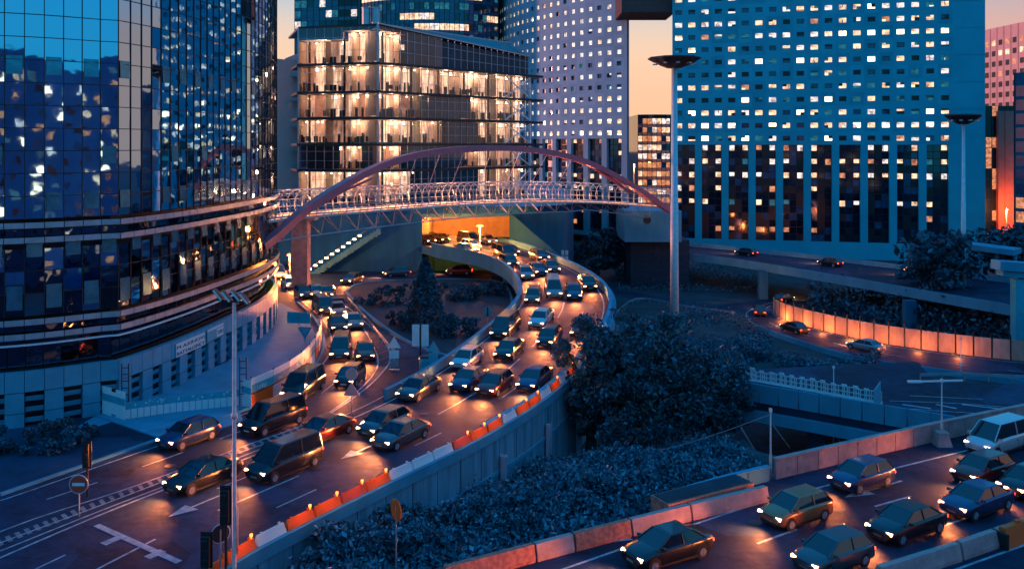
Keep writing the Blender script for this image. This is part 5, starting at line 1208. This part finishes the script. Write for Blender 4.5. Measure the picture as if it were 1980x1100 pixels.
# palm
q = D(556, 373, 142); q.z = 9.5; e = empty('palm', q, label='small dark palm in front of the beige building beside the footbridge', cat='palm'); mb = MB(); mb.tube([(0, 0, 0), (0, 0, 2.0)], [.25, .2], 8); mb.build('trunk', bark, e); P = []
for k in range(26):
    a = rng.uniform(0, 6.28); l = rng.uniform(1.6, 2.4); el_ = rng.uniform(-.2, 1.1)
    for j in range(22): t = j / 22; P.append((math.cos(a) * l * t, math.sin(a) * l * t, 2.0 + l * t * el_ - 1.1 * t * t * l * .5))
leaf_obj('fronds', P, [.22] * len(P), [leafB], 6, e)
def bush(px, py, z, rad, n, ls, seed, label, mats, name='bush', ncl=30):
    b = W(px, py, z); e = tag(empty(name, b), label, 'bush'); r = np.random.default_rng(seed); pts, cc = clumps(r, (0, 0, rad[2] * .55), rad, n, ncl, min(rad) * .35, .3); pts = pts[pts[:, 2] > -.1]
    leaf_obj('foliage', pts, r.uniform(.6, 1.4, len(pts)) * ls, mats, seed, e, .5); mb = MB()
    for k in range(5): mb.tube([(0, 0, -.2), tuple(cc[k])], [.06, .02], 5)
    mb.build('stems', bark, e)
for i, (px, py, rx, rz, lab) in enumerate(((740, 590, 3.2, 1.6, 'broad dark bush at the left of the planted island'), (900, 580, 3.0, 1.5, 'dark bush right of the conifer on the planted island'), (880, 650, 2.6, 1.8, 'rounded dark bush at the front right of the planted island'),
        (775, 630, 2.0, 1.2, 'small bush left of the twin white panels on the island'), (950, 570, 2.2, 1.2, 'bush at the far right tip of the planted island'), (830, 565, 3.4, 1.1, 'low wide bush along the far side of the planted island'))):
    bush(px, py, .1, (rx, 1.8, rz), 2600, .17, 30 + i, lab, [leafB, leafA])
bush(60, 870, 0, (3.6, 1.6, 1.2), 4500, .13, 40, 'dark hedge at the far left edge under the podium', [leafB, leafA]); bush(135, 850, 0, (2.2, 1.2, .9), 2600, .13, 41, 'smaller dark bush right of the hedge at the left edge', [leafB, leafA])
# embankment + shrubs between viaduct and highway
gx, gy = 46, 34; vv = []; ff = []; x0, x1, y0, y1 = -14, 18, 33, 68
hwL = [(HLs[k].x, HLs[k].y) for k in range(len(HLs))]
def left_of_hwy(x, y):
    yy = np.interp(x, [p[0] for p in hwL], [p[1] for p in hwL]); return y - yy
def mound(x, y):
    d1 = left_of_hwy(x, y); return -0.5 - min(max(d1 - .3, 0) * .16, 5.2) + .3 * math.sin(x * .9 + y * .5) * min(1, max(d1, 0) * .3)
for j in range(gy + 1):
    for i in range(gx + 1):
        x = x0 + (x1 - x0) * i / gx; y = max(y0, 0) + (y1 - y0) * j / gy; vv.append((x, y, mound(x, y) if left_of_hwy(x, y) > -.1 else -1.6))
for j in range(gy):
    for i in range(gx): a = j * (gx + 1) + i; ff.append((a, a + 1, a + gx + 2, a + gx + 1))
me = bpy.data.meshes.new('embankment'); me.from_pydata(vv, [], ff); me.materials.append(grass_g); o = bpy.data.objects.new('embankment', me); COL.objects.link(o); o['kind'] = 'structure'
r = np.random.default_rng(77)
def wall_x(y): return np.interp(y, [p.y for p in VRs], [p.x for p in VRs])
P = []
while len(P) < 46000:
    x = r.uniform(-12, 16); y = r.uniform(36, 66)
    if left_of_hwy(x, y) < .9 or x < wall_x(y) + .9: continue
    P.append((x, y, mound(x, y) + abs(r.normal()) * .35))
leaf_obj('shrub_cover', P, r.lognormal(-2.1, .4, len(P)).clip(.05, .3), LMs, 78, None, .6)['kind'] = 'stuff'
bushes = [(540, 1085, 1.6, 'at the lower left, under the orange barrier'), (620, 1055, 1.8, 'left of the round orange sign, behind the front row'), (700, 1085, 1.8, 'directly left of the round orange sign pole'), (820, 1070, 2.0, 'directly right of the round orange sign pole'), (730, 1010, 2.0, 'just above the round orange sign, below the viaduct wall'),
          (880, 1010, 2.1, 'under the middle of the viaduct wall'), (980, 1040, 2.0, 'above the first red stained barriers'), (1030, 985, 2.0, 'below the right end of the viaduct wall'), (1120, 1010, 1.7, 'left of the masonry planter box'), (1170, 965, 2.0, 'in the shade in front of the largest tree'), (1280, 945, 1.8, 'behind the masonry planter box')]
for i, (px, py, rr_, where) in enumerate(bushes):
    b = W(px, py, -1.3); 
    if b.x < wall_x(b.y) + 1.8: b.x = wall_x(b.y) + 2.2
    zz = mound(b.x, b.y) - .1; e = tag(empty('shrub', (b.x, b.y, zz)), 'leafy teal green shrub ' + where, 'shrub', 'shrubs on the bank between viaduct and highway'); rr2 = np.random.default_rng(90 + i); pts, cc = clumps(rr2, (0, 0, .7), (rr_, rr_ * .8, 1.1), 4600, 34, .48, .3); pts = pts[pts[:, 2] > 0]
    leaf_obj('foliage', pts, rr2.lognormal(0, .4, len(pts)).clip(.4, 2.2) * .115, LMs, 90 + i, e, .5); mb = MB()
    for k in range(5): mb.tube([(0, 0, -.2), tuple(cc[k])], [.05, .02], 5)
    mb.build('stems', bark, e)
# low scrub over the ground beyond the viaduct
def cover(name, regions, n, ls, seed, mats, z=ZL, hh=.6, patch=True):
    r = np.random.default_rng(seed); P = []
    for (a, b, c, d) in regions:       # px box
        m = n // len(regions); k = 0
        while k < m:
            px = r.uniform(a, c); py = b + (d - b) * r.uniform(0, 1) ** 1.0
            if name == 'bank_scrub' and py > 592 + (px - 1500) * .21: k += .1; continue
            w_ = W(px, py, z); s = math.sin(w_.x * .35 + 1) * math.sin(w_.y * .22) + r.normal() * .35
            if patch and s < -.1: k += .15; continue
            if w_.x < wall_x(min(w_.y, 136)) + .8 and w_.y < 140: k += .2; continue
            P.append((w_.x, w_.y, z + abs(r.normal()) * hh * (1 + .8 * max(s, 0)))); k += 1
    o = leaf_obj(name, P, r.uniform(.6, 1.4, len(P)) * ls, mats, seed, None, .5); o['kind'] = 'stuff'
cover('scrub', [(1190, 500, 1480, 565), (1200, 605, 1460, 735), (1420, 655, 1490, 700), (1500, 700, 1700, 722)], 34000, .18, 101, LMc, hh=.4)
cover('bank_scrub', [(1560, 585, 1960, 690)], 14000, .34, 102, [leafB, leafA], hh=1.3, patch=False)
bush(1235, 505, -5, (4.5, 2.5, 4.2), 5200, .3, 50, 'dark tall bush in front of the pale footbridge abutment', [leafB, leafA], ncl=40)
bush(1285, 520, -5.5, (3.6, 2.2, 3.0), 4000, .28, 51, 'dark bush beside the tall light mast, below the abutment', [leafB, leafA], ncl=34)
bush(1110, 505, -5, (3.4, 2.2, 2.6), 3600, .28, 52, 'dark bush behind the pair of small square plates', [leafB, leafA])
cover('verge_scrub', [(1000, 500, 1160, 540)], 3000, .3, 103, [leafB], z=ZL)

# ================================================================== CARS (at rest, lamps lit)
def loft(mb, secs, mi=0, cap=True):
    n = len(secs[0]); b = len(mb.v)
    for s in secs: mb.v += [tuple(p) for p in s]
    for i in range(len(secs) - 1):
        for k in range(n):
            k2 = (k + 1) % n; mb.f.append((b + i * n + k, b + (i + 1) * n + k, b + (i + 1) * n + k2, b + i * n + k2)); mb.m.append(mi)
    if cap: mb.f.append(tuple(b + k for k in range(n))); mb.m.append(mi); mb.f.append(tuple(b + (len(secs) - 1) * n + k for k in range(n))[::-1]); mb.m.append(mi)
def sec(x, w, zl, zb, zt):   # lower body cross-section
    return [(x, -w * .9, zl), (x, -w, zl + .14), (x, -w, zb - .12), (x, -w * .95, zb), (x, -w * .6, zt), (x, w * .6, zt), (x, w * .95, zb), (x, w, zb - .12), (x, w, zl + .14), (x, w * .9, zl)]
def car_proto(kind):
    if kind == 'hatchback': L, w, body, cab = 4.0, .87, [(-2.0, .80, .34, .78, .80), (-1.92, .86, .22, .92, .95), (-1.3, .88, .18, .93, .96), (0, .88, .17, .92, .94), (.95, .88, .18, .90, .95), (1.55, .86, .20, .80, .86), (1.9, .80, .26, .66, .72), (2.0, .66, .34, .55, .58)], (-1.95, -1.5, .35, 1.15, 1.47)
    elif kind == 'saloon': L, w, body, cab = 4.5, .89, [(-2.25, .78, .36, .80, .82), (-2.15, .86, .24, .93, .97), (-1.5, .89, .18, .94, .99), (0, .89, .17, .92, .94), (1.0, .89, .18, .90, .94), (1.75, .86, .20, .78, .84), (2.12, .80, .26, .66, .70), (2.25, .66, .34, .55, .58)], (-1.75, -1.05, .35, 1.2, 1.42)
    else: L, w, body, cab = 4.8, .95, [(-2.4, .90, .36, 1.0, 1.02), (-2.35, .95, .24, 1.08, 1.10), (0, .95, .2, 1.08, 1.10), (1.3, .95, .2, 1.04, 1.10), (1.95, .92, .22, .90, .98), (2.3, .86, .26, .72, .78), (2.4, .74, .36, .6, .64)], (-2.38, -2.28, .85, 1.75, 1.95)
    e = empty('parked_car' if 0 else 'car', (0, 0, 0)); zb = body[3][3]
    m = MB(); loft(m, [sec(*s) for s in body]); x0, x1, x2, x3, zt = cab
    rw_ = w * .72; m.hexa([(x1 - .02, -rw_, zt - .05), (x2 + .02, -rw_, zt - .05), (x2 + .02, rw_, zt - .05), (x1 - .02, rw_, zt - .05), (x1 + .12, -rw_ * .9, zt), (x2 - .15, -rw_ * .9, zt), (x2 - .15, rw_ * .9, zt), (x1 + .12, rw_ * .9, zt)])
    for sy in (-1, 1):
        for a, b in (((x3, w * .9, zb), (x2, rw_, zt - .04)), ((x0, w * .9, zb), (x1, rw_, zt - .04)), (((x1 + x2) / 2, w * .93, zb - .02), ((x1 + x2) / 2, rw_ + .005, zt - .04))):
            m.beam((a[0], a[1] * sy, a[2]), (b[0], b[1] * sy, b[2]), .06, .05)
    for sy in (-1, 1): m.box((x3 - .25, sy * (w + .08), zb + .08), (.14, .2, .12))
    nz_ = body[-2]; m.box((L / 2 - .06, 0, .60), (.10, .62, .10), 0, 1); m.box((L / 2 - .04, 0, .30), (.10, 1.1, .14), 0, 1)
    for sy in (-1, 1):
        for xx in (x3 - .35, (x1 + x2) / 2, x1 + .05): m.box((xx, sy * (w + .002), .58), (.018, .012, .56), 0, 1)
        m.box((0, sy * (w + .004), .22), (L * .5, .012, .1), 0, 1)
        for xx in ((x1 + x2) / 2 + .18, x1 + .25): m.box((xx, sy * (w + .012), .80), (.16, .02, .03), 0, 1)
        for fx_ in (L / 2 - .78, -L / 2 + .78): m.tube([(fx_, sy * (w - .02), .33), (fx_, sy * (w + .006), .33)], .37, 16, 1)
    o = m.build('body', [CARP[0], black], e, True); me = o.data; me.polygons.foreach_set('use_smooth', [len(p.vertices) == 4 and i < (len(body) - 1) * 10 for i, p in enumerate(me.polygons)])
    m = MB(); q = w * .9; m.hexa([(x0, -q, zb - .02), (x3, -q, zb - .02), (x3, q, zb - .02), (x0, q, zb - .02), (x1, -rw_ + .01, zt - .05), (x2, -rw_ + .01, zt - .05), (x2, rw_ - .01, zt - .05), (x1, rw_ - .01, zt - .05)]); m.build('windows', carglass, e)
    wm = MB(); wm.tube([(0, -.1, 0), (0, .1, 0)], .31, 18); tm = wm.mesh('wheel', tyre); rm = MB(); rm.tube([(0, -.115, 0), (0, -.1, 0)], .2, 14)
    for k in range(5): a = k * 1.2566; rm.beam((0, -.12, 0), (math.cos(a) * .19, -.12, math.sin(a) * .19), .03, .04)
    rm2 = rm.mesh('rim', rimm); fx = L / 2 - .78
    for sx in (-fx, fx):
        for sy in (-1, 1):
            wo_ = inst('wheel', tm, e, (sx, sy * (w - .075), .31), (0, 0, 0 if sy < 0 else math.pi)); inst('rim', rm2, wo_)
            ar = None
    hm = MB(); hm.hexa([(-.08, -.17, -.06), (.03, -.17, -.06), (.03, .15, -.06), (-.08, .15, -.06), (-.1, -.17, .06), (.0, -.17, .06), (.0, .15, .06), (-.1, .15, .06)]); h = hm.mesh('headlight', lamp_head)
    nose = body[-2]
    for sy in (-1, 1): inst('headlight', h, e, (nose[0] + .04, sy * (nose[1] - .18), nose[3] - .03))
    tm2 = MB(); tm2.box((0, 0, 0), (.06, .26, .12)); t2 = tm2.mesh('tail_light', lamp_tail); rr0 = body[0]
    for sy in (-1, 1): inst('tail_light', t2, e, (rr0[0] - .02, sy * (rr0[1] - .12), rr0[3] - .1))
    m = MB(); m.box((L / 2 - .02, 0, .42), (.04, .5, .11)); m.build('number_plate', white_p, e)
    l = bpy.data.lights.new('headlight_beam', 'SPOT'); l.energy = 2200; l.color = (1, .25, .065); l.spot_size = math.radians(130); l.spot_blend = 1.0; l.shadow_soft_size = .35
    s = bpy.data.objects.new('headlight_beam', l); COL.objects.link(s); s.parent = e; s.location = (L / 2 + .12, 0, .66); s.rotation_euler = (0, math.radians(-84), 0)
    return e
PROTO = {k: car_proto(k) for k in ('hatchback', 'saloon', 'van')}; used_p = set()
CARS_SIMPLE = 0
def put_car(kind, col, loc, ang, label, group, pitch=0.0):
    p = PROTO[kind]
    if kind in used_p: e = copy_tree(p)
    else: e = p; used_p.add(kind)
    e.location = loc; e.rotation_euler = (0, pitch, ang)
    for k in ('label', 'category', 'group'):
        if k in e: del e[k]
    tag(e, label, 'van' if kind == 'van' else 'car', group)
    for ch in e.children:
        if ch.name.split('.')[0] == 'body': ch.material_slots[0].link = 'OBJECT'; ch.material_slots[0].material = CARP[col]
    return e
import itertools
def row(rib, u, gap, d0, d1, lane, seed, sign=-1, dz=.03, group='cars on the curved viaduct', kinds=('hatchback', 'saloon', 'hatchback', 'saloon', 'hatchback', 'saloon', 'van')):
    r = random.Random(seed); d = d0; k = 0
    while d < d1:
        a, b = rib.at(d - .8, u, dz), rib.at(d + .8, u, dz); t = (b - a) * (-sign if 0 else 1); m = (a + b) / 2; t = t * sign
        kind = r.choice(kinds); col = r.choice((0, 0, 1, 1, 3, 2, 4, 6))
        put_car(kind, col, m, math.atan2(t.y, t.x), f'{CARN[col]} {kind}, {ordn(k)} from the camera in {lane}', group, -math.atan2(t.z, t.xy.length))
        d += gap * r.uniform(.8, 1.35) + (.6 if kind == 'van' else 0); k += 1
row(via, .155, 10.5, 12, via.len - 8, 'the inner viaduct lane', 1)
row(via, .385, 10, 16, via.len - 10, 'the second viaduct lane', 2)
row(via, .61, 13, 24, via.len - 12, 'the third viaduct lane', 3)
row(via, .825, 19, 40, via.len - 14, 'the outer viaduct lane', 4)
row(sroad, .28, 10.5, 16, sroad.len - 6, 'the left lane of the left road', 5, group='cars on the curved left road')
row(sroad, .72, 10.5, 22, sroad.len - 8, 'the right lane of the left road', 6, group='cars on the curved left road')
row(loop, .5, 9.5, 16, loop.len - 4, 'the loop road', 8, group='cars on the loop road')
row(crd, .5, 13, 26, crd.len - 22, 'the curved low road', 9, sign=1, dz=.05, group='cars on the curved low road')
row(erd, .35, 17, 30, erd.len - 30, 'the raised road', 10, group='vehicles on the elevated road', kinds=('van', 'van', 'hatchback'))
hang = math.atan2(-hd.y, -hd.x)
for kind, col, px, py, where in (('hatchback', 5, 1538, 1004, 'second nearest to the parapet side, below the slim pink pole'), ('saloon', 0, 1752, 1030, 'front of the near lane, right of centre'), ('saloon', 0, 1290, 1078, 'nearest the bottom edge beside the barriers'), ('hatchback', 1, 1610, 1092, 'at the bottom edge below the orange car'),
        ('saloon', 3, 1888, 985, 'behind the front black car toward the right edge'), ('hatchback', 0, 1990, 950, 'cut off by the right edge'), ('hatchback', 6, 1900, 925, 'in the middle lane at the far right'),
        
        ('van', 4, 1930, 868, 'in the parapet lane near the right edge'), ('hatchback', 3, 1665, 938, 'in the parapet lane right of the slim pink pole')):
    put_car(kind, col, W(px, py, .02), hang, f'{CARN[col]} {kind} on the highway, {where}', 'cars on the highway')
# wall lamp at the mirror building's corner, road lamp at the tunnel mouth
def bracket(px, py, Y, name, label, e_, drop, r=.3):
    q = D(px, py, Y); e = empty(name, (q.x, q.y, q.z - drop), label=label, cat='street lamp'); add(e, 'pole', pole_m, lambda m: m.tube([(0, 0, 0), (0, 0, drop + .3)], [.1, .07], 8)); add(e, 'lamp_head', lamp_o, lambda m: m.tube([(0, -.5, drop - .1), (0, -.5, drop + .1)], [r, r * .7], 12)); add(e, 'arm', pole_m, lambda m: m.beam((0, 0, drop + .22), (0, -.7, drop + .18), .06, .06))
    l = bpy.data.lights.new('lamp_light', 'POINT'); l.energy = e_; l.color = SOD; l.shadow_soft_size = .3; o = bpy.data.objects.new('lamp_light', l); COL.objects.link(o); o.parent = e; o.location = (0, -.6, drop - .5)
bracket(928, 436, 133, 'street_lamp', 'sodium street lamp glaring orange over the viaduct at the tunnel mouth', 9000, 3.8, .6)
bracket(533, 508, 101, 'street_lamp', 'sodium street lamp glaring beside the mirror building corner above the left road', 1600, 6.4)
bracket(560, 492, 128, 'street_lamp', 'sodium street lamp under the left end of the footbridge behind the pier', 6000, 4.4)
bracket(1946, 405, 228, 'street_lamp', 'orange street lamp at the foot of the tall red pier', 11000, 5)
bracket(1226, 318, 235, 'street_lamp', 'distant street lamp in the sky gap between the towers', 7000, 8)

# low lamps added to wash the noise fence orange in place of headlights
for k in range(7):
    q = fr.at(fr.len - 4 - k * 4.6, 0); q = q + Vector((-.5, -.9, 0)); e = tag(empty('added_kerb_lamp', q), f'added small orange lamp at the foot of the noise fence, {ordn(k)} from its bend', 'lamp', 'added lamps along the noise fence')
    add(e, 'housing', dark_m, lambda m: m.hexa([(-.25, -.12, 0), (.25, -.12, 0), (.25, .12, 0), (-.25, .12, 0), (-.22, -.1, .25), (.22, -.1, .25), (.22, .06, .25), (-.22, .06, .25)])); add(e, 'lens', lamp_o, lambda m: m.box((0, .13, .17), (.3, .02, .08)))
    l = bpy.data.lights.new('fence_fill_light', 'POINT'); l.energy = 430; l.color = (1, .22, .05); l.shadow_soft_size = .4; o = bpy.data.objects.new('fence_fill_light', l); COL.objects.link(o); o.parent = e; o.location = (0, -1.3, .5)

# galvanised guard rails with posts
def guardrail(pts, label):
    P = crom(pts, 5); e = empty('guardrail', P[0], label=label, cat='guardrail'); rb_ = Rib(P, P); mb = MB(); mb.wall(P, .05, .50, .60); mb.wall(P, .05, .66, .76); mb.wall(P, .02, .60, .66); reparent(mb.build('rail', shade), e); d = 0
    while d < rb_.len - .1: q = rb_.at(d, 0); mb = MB(); mb.box((q.x, q.y, q.z + .36), (.09, .09, .72)); reparent(mb.build('post', steel), e); d += 2
guardrail([W(1780, 738, -1), W(1860, 737, -1), W(1985, 742, -1)], 'pale guard rail along the far edge of the slip road at the right')
guardrail([W(760, 690), W(720, 640), W(690, 606), W(672, 584)], 'guard rail on the island side of the hatched gore')
guardrail([W(1165, 640, ZL), W(1230, 585, ZL), W(1330, 600, ZL), W(1420, 612, ZL)], 'guard rail along the low link road beyond the tall light mast')
# kerb between the left road and the forecourt, manhole covers, traffic cones
mb = MB(); mb.wall(crom([W(x, y) for x, y in ((0, 958), (200, 888), (390, 822), (500, 782), (590, 726), (626, 672), (612, 622), (575, 585))], 6), .25, -.02, .14); tag(mb.build('kerb', conc), 'raised kerb along the outer side of the curved left road', 'kerb')
for k, (px, py, z) in enumerate(((330, 900, .035), (520, 860, .02), (610, 905, .04), (820, 800, .05), (1460, 1010, .02))):
    q = W(px, py, z); mb = MB(); mb.tube([(0, 0, 0), (0, 0, .015)], .35, 20); o = mb.build('manhole_cover', dark_m); o.location = q; tag(o, 'round dark manhole cover set in the road, ' + ('on the left road before the lamp pole', 'between the left road and the viaduct', 'at the middle of the near viaduct', 'farther up the viaduct', 'on the highway beside the masonry box')[k], 'manhole cover')
# overhead lane lamps row: small wall lamps on the elevated road parapet
